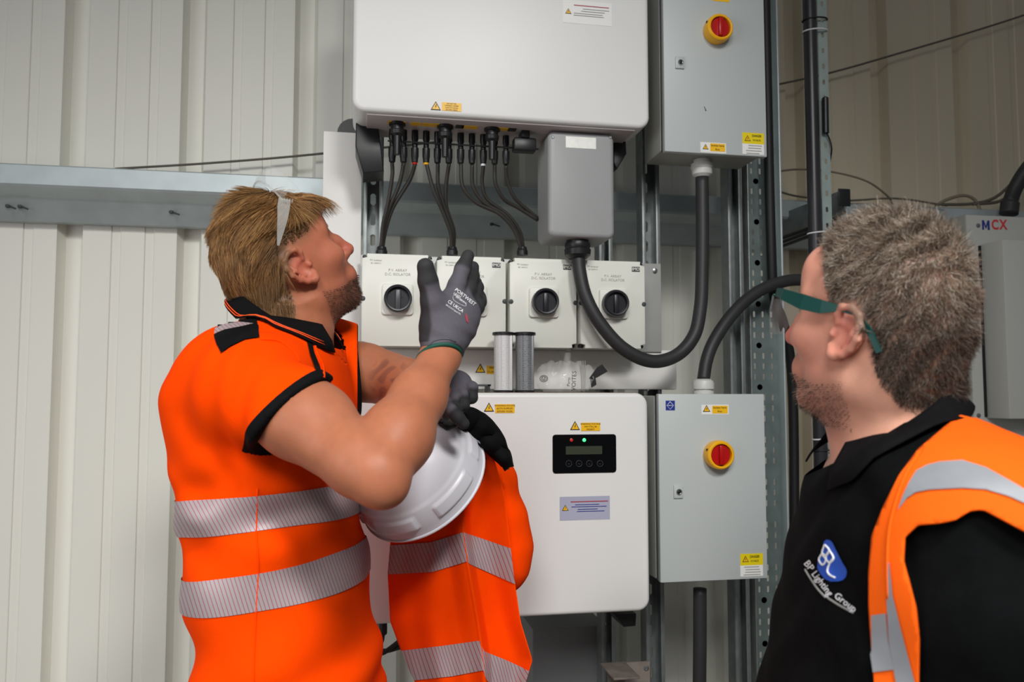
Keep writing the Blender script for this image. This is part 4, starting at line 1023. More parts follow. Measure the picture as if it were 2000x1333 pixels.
def arm_near(P):
    m1 = SHn+(ELn-SHn)*0.45; fa = ELn+(WRn-ELn)*0.28
    side = np.cross(ELn-SHn, WRn-ELn); side /= np.linalg.norm(side)
    d = chain(P, [(SHn, 0.056), (m1, 0.0495), (ELn-(ELn-SHn)*0.10, 0.041), (ELn, 0.038)], 0.02)
    d2 = chain(P, [(ELn, 0.038), (fa, 0.0435), (ELn+(WRn-ELn)*0.62, 0.0345), (WRn, 0.0250), (WRn+(WRn-ELn)*0.15, 0.023)], 0.02)
    d = smin(d, d2, 0.008)
    tip = ELn+armdir*0.014-ZUP*0.010; d = smin(d, ell(P, tip, (0.023, 0.023, 0.023)), 0.02)
    bi = SHn+(ELn-SHn)*0.55+ZUP*0.016; d = smin(d, ell(P, bi, (0.050, 0.042, 0.038)), 0.03)
    return d
def arm_far(P):
    d = chain(P, [(SHf, 0.050), (SHf+(ELf-SHf)*0.5, 0.047), (ELf, 0.041), (ELf+(WRf-ELf)*0.35, 0.040), (WRf, 0.029), (WRf+(WRf-ELf)*0.2, 0.028)], 0.02); return d
NB = D(556, 640, 1.285)
def body_left(P):
    d = boxed(P, HL-0.17, HL+0.17, lambda q: head_sdf(toL(q)))
    n0 = HL+RL@np.array([-0.022, 0, -0.045]); n1 = NB
    nk = chain(P, [(n0, 0.054), ((n0+n1)/2, 0.056), (n1, 0.066)], 0.02)
    jawcut = HL+RL@np.array([0.03, 0, -0.075])
    nk = smin(nk, cone(P, HL+RL@np.array([0.035, 0, -0.07]), n1+fL*0.035, 0.028, 0.034), 0.03)
    d = smin(d, nk, 0.018)
    d = smin(d, coreL(P), 0.03)
    d = smin(d, boxed(P, np.minimum(np.minimum(SHn, ELn), WRn)-0.09, np.maximum(np.maximum(SHn, ELn), WRn)+0.09, arm_near), 0.025)
    d = smin(d, boxed(P, np.minimum(np.minimum(SHf, ELf), WRf)-0.09, np.maximum(np.maximum(SHf, ELf), WRf)+0.09, arm_far), 0.025)
    return d
allp = np.stack([SHn, ELn, WRn, SHf, ELf, WRf, HL+0.16, HL-0.16, secL[-3][0]-0.2, secL[4][0]-0.22, secL[4][0]+0.22])
V, Q = sdf_mesh(body_left, allp.min(0)-0.075, allp.max(0)+0.075, 0.0028, 16)
Lc = toL(V.astype(np.float32)); x, y, z = Lc[:, 0], np.abs(Lc[:, 1]), Lc[:, 2]
C = np.tile(L3('a9694c'), (len(V), 1))
inh = sm01(0.165-np.linalg.norm(Lc, axis=1), 0.0, 0.04)
red = inh*sm01(x, -0.02, 0.05)*0.5; C = mixc(C, L3('bd6f58'), red)
C = mixc(C, L3('b85f50'), inh*np.exp(-((x-0.108)**2+(z+0.015)**2+y**2)/0.016**2)*0.8)
C = mixc(C, L3('c06a58'), inh*np.exp(-(((x+0.004)/0.02)**2+((y-0.082)/0.012)**2+((z+0.006)/0.03)**2))*0.8)
C = mixc(C, L3('a04a48'), inh*np.exp(-(((x-0.096)/0.012)**2+(y/0.02)**2+((z+0.0515)/0.009)**2)))
bz = np.interp(x, [-0.01, 0.02, 0.05, 0.09], [-0.040, -0.056, -0.062, -0.060])
beardw = inh*sm01(bz-z, -0.010, 0.012)*sm01(x, 0.004, 0.022)*sm01(z, -0.135, -0.115)
mus = inh*np.exp(-(((x-0.093)/0.02)**2+((z+0.037)/0.007)**2))*sm01(0.034-y, 0, 0.008)
C = mixc(C, L3('46322a'), np.clip(beardw*(0.5+0.4*sm01(x, 0.03, 0.07))+mus*0.4, 0, 0.85))
ZMX = [-0.12, -0.075, -0.05, -0.034, -0.026, 0.0, 0.035, 0.065, 0.10]; ZMZ = [-0.080, -0.078, -0.066, -0.040, 0.0, 0.036, 0.040, 0.060, 0.090]
hr = inh*sm01(z-np.interp(x, ZMX, ZMZ), -0.006, 0.008)
fade = inh*sm01(z-np.interp(x, ZMX, np.array(ZMZ)-0.016), -0.006, 0.012)
C = mixc(C, L3('8a6348'), fade*0.55); C = mixc(C, L3('6b4d33'), hr*0.9)
tat = D(770, 742, 1.36); td = np.linalg.norm(V-tat, axis=1); C = mixc(C, L3('5a3d3a'), sm01(0.05-td, 0, 0.02)*0.45*sm01(np.sin(V[:, 0]*170+2*np.sin(V[:, 2]*120))*np.sin(V[:, 2]*150+2*np.sin(V[:, 0]*90)), 0.05, 0.4))
body = np_mesh('body', V, Q, 'skin_tint', LM, colors=C)
# eyes and brows
for sg in (1, -1):
    c = HL+RL@np.array([0.0700, sg*0.031, 0.008]); e = lathe('eye', c-RL[:, 0]*0.0105, RL[:, 0], [(0, 0.002), (0.003, 0.0075), (0.0105, 0.0108), (0.017, 0.0085), (0.0205, 0.004), (0.0212, 0.001)], 'eye_white', LM, 16)
    lathe('iris', c+RL[:, 0]*0.0085, RL[:, 0], [(0, 0.0055), (0.002, 0.004), (0.0025, 0.001)], 'eye_dark', e, 12)
# ------------------------------------------------------------------ hair of the blond man
Vt = V[Q].mean(1); Lt = toL(Vt.astype(np.float32)); nrm = np.cross(V[Q[:, 2]]-V[Q[:, 0]], V[Q[:, 3]]-V[Q[:, 1]]); nrm /= np.linalg.norm(nrm, axis=1, keepdims=True)+1e-12
if (nrm*(Vt-HL)).sum(1)[np.linalg.norm(Lt, axis=1) < 0.16].mean() < 0: nrm = -nrm
nl = nrm@RL
earm = ((Lt[:, 0]+0.004)**2/0.026**2+(Lt[:, 2]+0.004)**2/0.04**2 < 1) & (np.abs(Lt[:, 1]) > 0.06)
hz = Lt[:, 2]-np.interp(Lt[:, 0], ZMX, ZMZ)
sel = np.nonzero((np.linalg.norm(Lt, axis=1) < 0.16) & (hz > -0.004) & ~earm & (Lt[:, 2] > -0.1))[0]
def cranium_push(off):
    c = HL+RL@np.array([-0.002, 0, 0.034]); r = np.array([0.087, 0.0765, 0.092])
    def fn(P):
        q = (P-c)@RL; k = np.sqrt(((q/(r+off))**2).sum(1)); s = np.where(k < 1, 1/np.maximum(k, 1e-6), 1.0); q = q*s[:, None]
        return c+q@RL.T
    return fn
S = 26000; pick = rng.choice(sel, S); ro = Vt[pick]+rng.normal(size=(S, 3))*0.0008; lo_ = Lt[pick]; nn = nl[pick]
xx, yy, zz = lo_[:, 0], lo_[:, 1], lo_[:, 2]; top = sm01(hz[pick], 0.004, 0.035)
back = np.stack([-np.ones(S), 0.12*np.sign(yy), -0.35-3.0*sm01(-xx, 0.01, 0.10)-0.5*sm01(0.06-zz, 0, 0.06)], 1)
frn = np.stack([1.0*np.ones(S), -0.15*np.sign(yy), -0.85*np.ones(S)], 1)
wf = (sm01(xx, 0.028, 0.052)*sm01(zz, 0.05, 0.08))[:, None]
flow = back*(1-wf)+frn*wf; flow /= np.linalg.norm(flow, axis=1, keepdims=True)
flow -= nn*(flow*nn).sum(1, keepdims=True)
flow /= np.linalg.norm(flow, axis=1, keepdims=True)+1e-6
clump = np.stack([np.sin(xx*70+zz*110+yy*60), np.sin(yy*120+zz*90), np.sin(zz*150+xx*50+yy*30)], 1)
bk = sm01(-xx, 0.03, 0.08)[:, None]; dl = flow+nn*((0.05+0.11*sm01(xx, -0.02, 0.03)[:, None])*(1-0.8*bk)+0.22*wf)+0.15*clump+rng.normal(size=(S, 3))*0.028
lens = 0.003+0.044*top*(0.75+0.35*rng.random(S)); lens = lens*(1+0.75*wf[:, 0]*sm01(xx, 0.05, 0.075))
sidefade = sm01(xx, -0.030, -0.012)*sm01(0.062-zz, 0.0, 0.02); lens = lens*(1-0.85*sidefade)
lens = lens*(1-0.3*bk[:, 0])*(1-0.3*sm01(-xx, 0.02, 0.06)*sm01(zz, 0.03, 0.06)); lens = np.where(zz < -0.045, 0.010+0.006*rng.random(S), lens)
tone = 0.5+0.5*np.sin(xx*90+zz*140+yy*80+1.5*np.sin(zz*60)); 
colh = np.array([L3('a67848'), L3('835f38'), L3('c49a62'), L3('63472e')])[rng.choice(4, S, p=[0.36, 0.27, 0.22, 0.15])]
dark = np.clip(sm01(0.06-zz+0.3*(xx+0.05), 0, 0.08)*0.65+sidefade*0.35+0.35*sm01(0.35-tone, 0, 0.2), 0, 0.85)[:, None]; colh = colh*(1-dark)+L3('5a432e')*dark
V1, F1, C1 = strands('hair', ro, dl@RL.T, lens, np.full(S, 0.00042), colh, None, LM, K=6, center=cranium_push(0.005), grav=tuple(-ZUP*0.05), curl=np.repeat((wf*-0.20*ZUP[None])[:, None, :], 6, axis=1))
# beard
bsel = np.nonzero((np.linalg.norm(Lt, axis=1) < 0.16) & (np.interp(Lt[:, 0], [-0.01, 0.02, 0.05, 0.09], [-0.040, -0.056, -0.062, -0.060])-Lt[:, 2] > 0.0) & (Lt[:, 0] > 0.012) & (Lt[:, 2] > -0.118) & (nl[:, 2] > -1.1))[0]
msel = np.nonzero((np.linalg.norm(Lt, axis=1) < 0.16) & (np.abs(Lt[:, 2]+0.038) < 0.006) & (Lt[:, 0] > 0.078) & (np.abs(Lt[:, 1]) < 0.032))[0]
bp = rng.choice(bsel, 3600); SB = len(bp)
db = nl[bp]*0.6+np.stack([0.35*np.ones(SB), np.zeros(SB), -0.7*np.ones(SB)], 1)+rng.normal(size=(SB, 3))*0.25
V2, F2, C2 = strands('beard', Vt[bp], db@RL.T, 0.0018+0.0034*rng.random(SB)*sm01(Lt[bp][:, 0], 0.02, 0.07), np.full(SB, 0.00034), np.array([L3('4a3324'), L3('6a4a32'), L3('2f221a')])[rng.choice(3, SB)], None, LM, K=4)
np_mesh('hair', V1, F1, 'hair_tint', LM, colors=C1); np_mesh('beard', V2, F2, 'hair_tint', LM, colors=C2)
for sg in (1, -1):
    SE = 160; t = rng.random(SE); er = np.stack([0.0905-0.016*t-0.004*t*t, sg*(0.012+0.036*t), 0.030+0.006*np.sin(t*2.4)+rng.normal(size=SE)*0.0018], 1)
    ed = np.stack([np.full(SE, 0.25), sg*np.ones(SE), 0.25-0.5*t], 1)+rng.normal(size=(SE, 3))*0.15
    Ve, Fe, Ce = strands('e', HL+er@RL.T, ed@RL.T, np.full(SE, 0.007), np.full(SE, 0.0004), np.tile(L3('6b4d33'), (SE, 1)), None, LM, K=3); np_mesh('eyebrow', Ve, Fe, 'hair_tint', LM, colors=Ce)

# ------------------------------------------------------------------ polo shirt
SLn = SHn+(ELn-SHn)*0.45; SLf = SHf+(ELf-SHf)*0.42
pa, pb = D(492, 868, 1.03), D(620, 757, 1.06)
nse = np.cross(pb-pa, FWD+0.15*RGT); nse /= np.linalg.norm(nse)
if np.dot(nse, armdir) > 0: nse = -nse
fdF = (ELf-SHf)/np.linalg.norm(ELf-SHf); farp = D(699, 700, 1.42); farn = RGT+FWD*0.19; farn /= np.linalg.norm(farn)
near_mask = lambda Vv: ((Vv-SHn)@armdir > 0.03) & (np.linalg.norm(np.cross(Vv-SHn, armdir), axis=1) < 0.074)
def shirt_left(P):
    d = torsoL(P)
    s1 = chain(P, [(SHn-armdir*0.02+lL*0.03, 0.070), (SHn+armdir*0.03, 0.066), (SLn, 0.0595), (SLn+armdir*0.06, 0.0575)], 0.03)
    fd = (ELf-SHf)/np.linalg.norm(ELf-SHf)
    s2 = chain(P, [(SHf-fd*0.03-lL*0.03, 0.078), (SHf, 0.072), (SLf, 0.066), (SLf+fd*0.05, 0.064)], 0.03)
    s1 = smax(s1, ((np.float32((pa+pb)/2)-P)@np.float32(nse)), 0.003); s2 = smax(s2, (P-np.float32(farp))@np.float32(farn), 0.003)
    d = smin(smin(d, s1, 0.03), s2, 0.03)
    low = sm01(secL[5][0][2]-P[:, 2], 0.0, 0.12); hi_ = 1-low
    u = ((P-np.float32(SHn))@np.float32(armdir)); 
    near = np.exp(-((P-np.float32(SHn+armdir*0.05))**2).sum(1)/0.10**2)
    wr = fold_noise(P)*(0.0036*low+0.0016*hi_)
    wr = wr+near*0.0048*np.sin(u*95+P[:, 2]*30+1.5*np.sin(P[:, 0]*40))
    drag = np.sin((P[:, 2]*1.0+P[:, 0]*0.75)*70+2*np.sin(P[:, 0]*22))*0.0028*np.exp(-((P[:, 2]-(secL[6][0][2]-0.02))/0.09)**2)
    drape = np.sin((P[:, 2]-P[:, 0]*0.5)*58+1.3*np.sin(P[:, 2]*19))*0.0038*low
    return (d+wr+drag+drape).astype(np.float32)
V, Q = sdf_mesh(shirt_left, np.minimum(secL[-1][0]-0.24, SHn-0.16), np.maximum(np.maximum(secL[0][0]+0.05, SHf+0.2), ELn+0.02), 0.0042, 16)
hx = secL[-2][0]
neckp = plane3(D(478, 590, 1.31), D(530, 622, 1.20), D(606, 655, 1.27), True)
V_, F_ = bisect(V, Q, [(hx-ZUP*0.095, ZUP)])
nm = (np.linalg.norm(V_-NB, axis=1) < 0.112)
keep = [f for f in F_ if not all(nm[i] for i in f)]; cutf = [f for f in F_ if all(nm[i] for i in f)]
Va, Fa = bisect(V_, cutf, [(neckp[0], -neckp[1])]); k = len(V_); V_ = np.concatenate([V_, Va]); F_ = keep+[[i+k for i in f] for f in Fa]
used = sorted({i for f in F_ for i in f}); mp_ = {a: i for i, a in enumerate(used)}; V_ = V_[used]; F_ = [[mp_[i] for i in f] for f in F_]
shirt = mk('polo_shirt', V_, F_, 'hi_vis_orange', LM, True)
so = shirt.modifiers.new('cloth', 'SOLIDIFY'); so.thickness = 0.002; so.offset = -1
bvhS = bvh_of(V_, F_)
def torso_faces(V, F):
    am = (np.linalg.norm(np.cross(V-SHn, armdir), axis=1) < 0.085) & ((V-SHn)@armdir > 0.02)
    return [f for f in F if not any(am[i] for i in f)]
def band(name, top3, bot3, V, F, m, off=0.0016):
    pt, nt_ = plane3(*[D(*q) for q in top3]); pb_, nb_ = plane3(*[D(*q) for q in bot3])
    Vb, Fb = bisect(V, F, [(pt, -nt_), (pb_, nb_)])
    return mk(name, Vb+vnormals(Vb, Fb)*off, Fb, m, shirt, True)
TF = torso_faces(V_, F_)
o = band('reflective_band', [(347, 972, 1.28), (500, 969, 1.095), (668, 944, 1.25)], [(353, 1042, 1.28), (500, 1039, 1.095), (668, 1009, 1.25)], V_, TF, 'reflective_a')
o = band('reflective_band', [(366, 1114, 1.28), (500, 1121, 1.10), (705, 1061, 1.26)], [(371, 1172, 1.28), (500, 1196, 1.10), (712, 1129, 1.26)], V_, TF, 'reflective_b')
# black hem of the near sleeve; closed end cap blackened for the shaded inside
nmk = near_mask(V_); Fq = [f for f in F_ if all(nmk[i] for i in f)]
Vh, Fh = bisect(V_, Fq, [((pa+pb)/2+nse*0.013, -nse)])
mk('sleeve_hem', Vh+vnormals(Vh, Fh)*0.0018, Fh, 'black_cloth', shirt, True)
# black shoulder yoke, seams and placket
decal('shoulder_yoke', bvhS, [(456, 597), (470, 602), (500, 620), (503, 640), (470, 636), (440, 640), (421, 643), (424, 628), (437, 606)], 'black_cloth', shirt, 0.0022, 5)
decal('shoulder_yoke', bvhS, [(419, 656), (440, 646), (470, 640), (504, 637), (506, 661), (480, 665), (452, 678), (433, 692), (424, 675)], 'black_cloth', shirt, 0.0022, 5)
decal('reflective_trim', bvhS, [(421, 644), (440, 636), (468, 632), (494, 635), (470, 641), (440, 647), (420, 655)], 'reflective_a', shirt, 0.0026, 5)
nmf = ((V_-SHf)@fdF > 0.0) & (np.linalg.norm(np.cross(V_-SHf, fdF), axis=1) < 0.095)
Vh, Fh = bisect(V_, [f for f in F_ if all(nmf[i] for i in f)], [(farp-farn*0.0012, farn)])
if Fh: mk('sleeve_hem', Vh+vnormals(Vh, Fh)*0.0006, Fh, 'black_cloth', shirt, True)
surf_line('side_seam', bvhS, [(503, 955), (501, 1040), (505, 1110), (500, 1200), (496, 1300), (497, 1380)], 0.0012, 'hi_vis_orange', shirt, 0.0008)
surf_line('shoulder_seam', bvhS, [(508, 664), (545, 668), (575, 690), (584, 706)], 0.0012, 'hi_vis_orange', shirt, 0.0006)
decal('placket', bvhS, [(596, 660), (606, 655), (612, 690), (622, 715), (630, 738), (626, 741), (614, 722), (604, 695)], 'black_cloth', shirt, 0.002, 5)
surf_line('placket_edge', bvhS, [(612, 664), (618, 690), (630, 715), (632, 738)], 0.0018, 'hi_vis_orange', shirt, 0.001)
# collar: a folded band round the neck
cb, cn, cf, cr = D(466, 562, 1.315), D(527, 603, 1.200), D(604, 652, 1.268), D(566, 600, 1.385)
cc = (cb+cf)/2; e1 = (cf-cb)/2; e2 = (cn-cr)/2; dn = -ZUP*0.9-fL*0.15
v = []; f = []; NPH = 44
for i in range(NPH+1):
    ph = math.radians(14+332*i/NPH); c_, s_ = math.cos(ph), math.sin(ph); rad = e1*c_+e2*s_; ru = rad/np.linalg.norm(rad)
    wdt = 0.030+0.006*abs(math.sin(ph))
    fl = 0.010*sm01(np.array([c_]), -0.5, 1)[0]
    v += [cc+rad*0.93, cc+rad*0.985-dn*0.002, cc+rad*1.03+dn*0.002, cc+rad*1.06+ru*(0.004+fl)+dn*wdt*0.6, cc+rad*1.10+ru*(0.008+fl)+dn*wdt]
    v += [cc+rad*0.90+dn*0.026]
for i in range(NPH):
    a, b = i*6, (i+1)*6
    for k in range(4): f.append([a+k, b+k, b+k+1, a+k+1])
    f.append([a+5, b+5, b, a])
va = np.array(v); k5 = np.arange(len(va)) % 6
for kk in (2, 3, 4): va[k5 == kk] = push_out(va[k5 == kk], shirt_left, (0, 0, 0.003, 0.006, 0.0045)[kk])
v = list(va)
col = mk('collar', v, f, 'black_cloth', shirt, True); sm_ = col.modifiers.new('t', 'SOLIDIFY'); sm_.thickness = 0.002
for k_, dd in ((0.66, 0.0), (0.40, 0.0)):
    pts = []
    for i in range(2, NPH-1):
        a = np.array(v[i*6+3]); b = np.array(v[i*6+4]); ru = (b-cc); ru = ru-ZUP*np.dot(ru, ZUP); ru /= np.linalg.norm(ru)
        pts.append(a+(b-a)*k_+ru*0.0022)
    tube('collar_piping', pts, 0.0008, 'orange_piping', col, 5, 1, False)
fz = np.array(hx)-ZUP*0.02
legs('left', np.array([fz[0], fz[1], fz[2]]), fL, 0, LM)

# ------------------------------------------------------------------ gloves
def glove(name, sdf, lo, hi, colorfn, parent, h=0.0022):
    V, Q = sdf_mesh(sdf, lo, hi, h, 16); o = np_mesh(name, V, Q, 'glove_tint', parent, colors=colorfn(V)); return o, V, Q
K0 = WRn
pal = [D(868, 655, 1.165), D(880, 615, 1.175)]
fing = {
 'thumb': [(D(852, 640, 1.16), 0.020), (D(845, 590, 1.148), 0.0165), (D(836, 550, 1.140), 0.0135), (D(831, 521, 1.135), 0.0120)],
 'index': [(D(878, 598, 1.175), 0.0165), (D(892, 558, 1.185), 0.0125), (D(904, 525, 1.195), 0.0112), (D(914, 500, 1.205), 0.0092)],
 'middle': [(D(898, 598, 1.185), 0.0165), (D(913, 566, 1.205), 0.0125), (D(921, 540, 1.235), 0.0112), (D(924, 522, 1.262), 0.0092)],
 'ring': [(D(910, 606, 1.190), 0.0160), (D(924, 580, 1.215), 0.0120), (D(930, 562, 1.245), 0.0108), (D(930, 552, 1.268), 0.0090)],
 'little': [(D(914, 622, 1.185), 0.0150), (D(930, 600, 1.205), 0.0115), (D(936, 590, 1.228), 0.0102), (D(934, 584, 1.250), 0.0088)]}
ax_ = (WRn-ELn)/np.linalg.norm(WRn-ELn); cp = D(858, 699, 1.150); nn_ = ax_*0.75+ZUP*0.30-RGT*0.42; nn_ /= np.linalg.norm(nn_)
def glove_near(P):
    d = chain(P, [(D(862, 700, 1.152), 0.0275), (D(866, 672, 1.16), 0.0268), (D(872, 645, 1.167), 0.0290)], 0.02)
    d = smin(d, chain(P, [(D(864, 640, 1.165), 0.026), (D(874, 605, 1.172), 0.0235)], 0.02), 0.02)
    d = smin(d, chain(P, [(D(892, 640, 1.178), 0.024), (D(905, 610, 1.186), 0.0205)], 0.02), 0.02)
    d = smin(d, ell(P, D(885, 625, 1.176), (0.034, 0.022, 0.034)), 0.015)
    fd_ = None
    for kf, ch in fing.items():
        e = chain(P, ch, 0.006)
        if kf == 'thumb': d = smin(d, e, 0.016)
        else: fd_ = e if fd_ is None else smin(fd_, e, 0.0035)
    d = smin(d, fd_, 0.010)
    d = smax(d, (np.float32(cp)-P)@np.float32(nn_), 0.002)
    return d+0.0007*np.sin(P[:, 2]*260+P[:, 0]*120)*np.exp(-((P[:, 2]-D(870, 665, 1.16)[2])/0.02)**2)
def glove_near_col(V):
    C = np.tile(L3('55525a'), (len(V), 1)); w = np.zeros(len(V))
    for kf, ch in fing.items():
        tip, mid = ch[-1][0], ch[1][0]; ax = tip-mid; t = ((V-mid)@ax)/(ax@ax)
        dd = np.linalg.norm(V-mid-np.clip(t, 0, 1)[:, None]*ax, axis=1)
        w = np.maximum(w, sm01(t, 0.45, 0.6)*(dd < 0.02))
    out = (V-D(862, 640, 1.165))@(-RGT)                       # palm coating wraps round the thumb edge
    thumbline = np.stack([c for c, _ in fing['thumb']]); base = D(838, 690, 1.15)
    zt = np.interp(V[:, 2], [D(842, 700, 1.15)[2], thumbline[1][2], thumbline[3][2]], [-0.028, -0.002, 0.0])
    axx = np.interp(V[:, 2], [D(842, 690, 1.15)[2]]+[p[2] for p in thumbline], [(D(842, 690, 1.15)-CAM)@RGT]+[(p-CAM)@RGT for p in thumbline])
    w = np.maximum(w, sm01((axx-0.001)-((V-CAM)@RGT), 0.0, 0.006)*(V[:, 2] > D(845, 668, 1.15)[2]))
    dep = (V-CAM)@FWD; w = np.maximum(w, sm01(dep-np.interp(V[:, 2], [WRn[2], fing['index'][1][0][2]], [1.172, 1.182]), 0.004, 0.010))
    return mixc(C, L3('2c2c2e'), np.clip(w, 0, 1))
gp = np.stack([c for ch in fing.values() for c, _ in ch]+[WRn])
gl, gV, gQ = glove('glove', glove_near, gp.min(0)-0.05, gp.max(0)+0.05, glove_near_col, LM)
bvhG = bvh_of(gV, gQ)
u_ = np.cross(nn_, FWD); u_ /= np.linalg.norm(u_); v_ = np.cross(nn_, u_)
tube('glove_cuff', [cp+(u_*math.cos(a)*0.0305+v_*math.sin(a)*0.0290) for a in np.linspace(0, 2*math.pi, 41)], 0.0032, 'green_cuff', gl, 8, 1, False)
dr = (19, 14)
surf_text('glove_print', bvhG, 'PORTWEST', 889, 566, (16, 13), 9.5, 'print_white', gl)
surf_text('glove_print', bvhG, 'LR30Y', 886, 574, (18, 12), 6, 'print_white', gl)
surf_text('glove_print', bvhG, 'EN 388:2016', 890, 581, (18, 12), 4.6, 'print_white', gl)
surf_text('glove_print', bvhG, 'CE UKCA', 874, 589, (19, 13), 9, 'print_white', gl, xscale=0.95)
surf_text('glove_print', bvhG, 'BN.2131X level 9/L', 870, 596, (18, 12), 4.4, 'print_white', gl)
surf_line('glove_print_ring', bvhG, [(884, 580), (889, 578), (906, 590), (910, 597), (905, 598), (887, 588), (884, 581)], 0.0003, 'print_white', gl, 0.0006, 4, 4)
decal('glove_print_mark', bvhG, [(909, 612), (913, 620), (914, 632), (910, 628), (908, 618)], 'print_red', gl, 0.001, 4)
for pts in ([(836, 676), (850, 666), (872, 662), (890, 668)], [(838, 686), (856, 674), (876, 671), (888, 676)]): surf_line('glove_crease', bvhG, pts, 0.0011, 'knob_grey', gl, 0.0)
# second glove: a fist gripping the jacket and helmet
fg = {
 'a': [(D(900, 747, 1.300), 0.0115), (D(921, 758, 1.286), 0.0098), (D(921, 777, 1.282), 0.0092), (D(910, 781, 1.288), 0.0086)],
 'b': [(D(890, 752, 1.292), 0.0112), (D(905, 772, 1.274), 0.0092), (D(906, 792, 1.270), 0.0086), (D(898, 799, 1.276), 0.0082)],
 'c': [(D(878, 757, 1.286), 0.0112), (D(889, 780, 1.268), 0.0092), (D(892, 800, 1.264), 0.0086), (D(886, 808, 1.270), 0.0082)],
 'd': [(D(866, 764, 1.282), 0.0110), (D(873, 787, 1.266), 0.0088), (D(877, 806, 1.262), 0.0082), (D(872, 812, 1.268), 0.0078)],
 't': [(D(868, 785, 1.275), 0.0120), (D(882, 802, 1.255), 0.0105), (D(894, 816, 1.252), 0.0098), (D(906, 828, 1.255), 0.0088)]}
def glove_far(P):
    d = chain(P, [(D(850, 770, 1.315), 0.030), (D(868, 762, 1.305), 0.026), (D(886, 754, 1.30), 0.020), (D(900, 750, 1.302), 0.016)], 0.02); fd_ = None
    for ch in fg.values():
        e = chain(P, ch, 0.005); fd_ = e if fd_ is None else smin(fd_, e, 0.0012)
    return smin(d, fd_, 0.005)
def glove_far_col(V):
    C = np.tile(L3('5c5962'), (len(V), 1)); w = np.zeros(len(V))
    for ch in fg.values():
        for c, r in ch[2:]: w = np.maximum(w, sm01(0.020-np.linalg.norm(V-c, axis=1), 0, 0.006))
    return mixc(C, L3('2c2c2e'), w)
gp = np.stack([c for ch in fg.values() for c, _ in ch]+[D(850, 770, 1.315)])
gl2, _, _ = glove('glove', glove_far, gp.min(0)-0.05, gp.max(0)+0.05, glove_far_col, LM)
# ------------------------------------------------------------------ clear glasses pushed up on the head
G = root('safety_glasses', HL+RL@np.array([0.0, 0, 0.14]), 'clear safety glasses pushed up on the blond hair', 'glasses')
def HLp(x, y, z): return HL+RL@np.array([x, y, z])
for sg in (-1, 1):
    pts = [HLp(0.028, sg*0.083, 0.094), HLp(0.018, sg*0.089, 0.084), HLp(0.007, sg*0.092, 0.070), HLp(-0.006, sg*0.093, 0.055), HLp(-0.020, sg*0.093, 0.038)]
    v = []; f = []
    w = [0.009, 0.009, 0.0075, 0.005, 0.0015]; tdir = RL@np.array([0.75, 0, -0.55]); tdir /= np.linalg.norm(tdir)
    for p, ww in zip(pts, w): 
        o_ = RL[:, 1]*sg*0.0012; v += [p-tdir*ww+o_, p+tdir*ww+o_, p+tdir*ww-o_, p-tdir*ww-o_]
    for i in range(4):
        for k in range(4): f.append([i*4+k, i*4+(k+1) % 4, i*4+4+(k+1) % 4, i*4+4+k])
    f += [[0, 1, 2, 3], [16, 17, 18, 19]]
    mk('temple_arm', v, f, 'clear_frame', G)
    for k in range(4):
        p = HLp(0.022+0.0032*k, sg*0.0905, 0.090-0.0022*k); tube('temple_rib', [p, p+RL@np.array([0.004, 0, 0.005])], 0.0008, 'clear_frame', G, 5, 1, False)
v = []; f = []; NA = 22
for i in range(NA+1):
    a = -1+2*i/NA; yy_ = a*0.078; xf = 0.030-0.004*a*a; zt_ = 0.140-0.046*a*a
    v += [HLp(xf, yy_, zt_), HLp(xf+0.016, yy_, zt_+0.012-0.004*a*a), HLp(xf+0.030, yy_, zt_+0.014-0.014*a*a)]
for i in range(NA):
    for k in range(2): f.append([i*3+k, i*3+3+k, i*3+4+k, i*3+1+k])
ln = mk('lens', v, f, 'clear_lens', G, True); s_ = ln.modifiers.new('t', 'SOLIDIFY'); s_.thickness = 0.0018
tube('lens_rim', [np.array(v[i*3]) for i in range(NA+1)], 0.0016, 'clear_frame', G, 6, 1, False)
# ================================================================== hard hat held under the arm
def DV(a, b, c): return RGT*a+UPV*b+FWD*c
HC = D(825, 942, 1.385)
crown = DV(-0.41, 0.66, -0.62); crown /= np.linalg.norm(crown)
gax = DV(0.85, 0.52, 0.0); gax -= crown*np.dot(gax, crown); gax /= np.linalg.norm(gax); hax = np.cross(crown, gax)
HH = root('hard_hat', HC-ZUP*0.12, 'white hard hat held under the blond man\'s raised arm', 'hard hat')
NT, NP = 192, 64; v = []; f = []
def helmet_pt(th, s, extra=0.0):
    a = s*math.pi/2; rr = math.cos(a)**0.80; hh = math.sin(a)*0.116
    rg, rh = 0.112, 0.106
    k = 1.0
    if s < 0.30: k += 0.022*(1-max(0, (s-0.275)/0.025)) if s > 0.275 else 0.022
    if s < 0.05: k += 0.008*(1-s/0.05)
    off = extra
    # raised panels round the lower band
    seg = (th/(2*math.pi)*6+0.55) % 1.0
    def pl(x, a_, b_, w): return max(0.0, min(1.0, (x-a_)/w, (b_-x)/w))
    p = pl(seg, 0.14, 0.86, 0.035)*pl(s, 0.09, 0.235, 0.014); off += 0.0042*p
    # long centre ridge and its flanking grooves
    w = abs(math.sin(th))*rr*rh
    if s > 0.32: off += 0.004*math.exp(-(w/0.020)**4)*min(1, (s-0.32)/0.06)
    rad = gax*(math.cos(th)*rr*rg*k)+hax*(math.sin(th)*rr*rh*k)
    ru = rad/(np.linalg.norm(rad)+1e-9); n = ru*math.cos(a)+crown*math.sin(a)
    return HC+rad+crown*hh+n*off
for j in range(NP+1):
    s = (j/NP)**1.25*0.995
    for i in range(NT): v.append(helmet_pt(2*math.pi*i/NT, s))
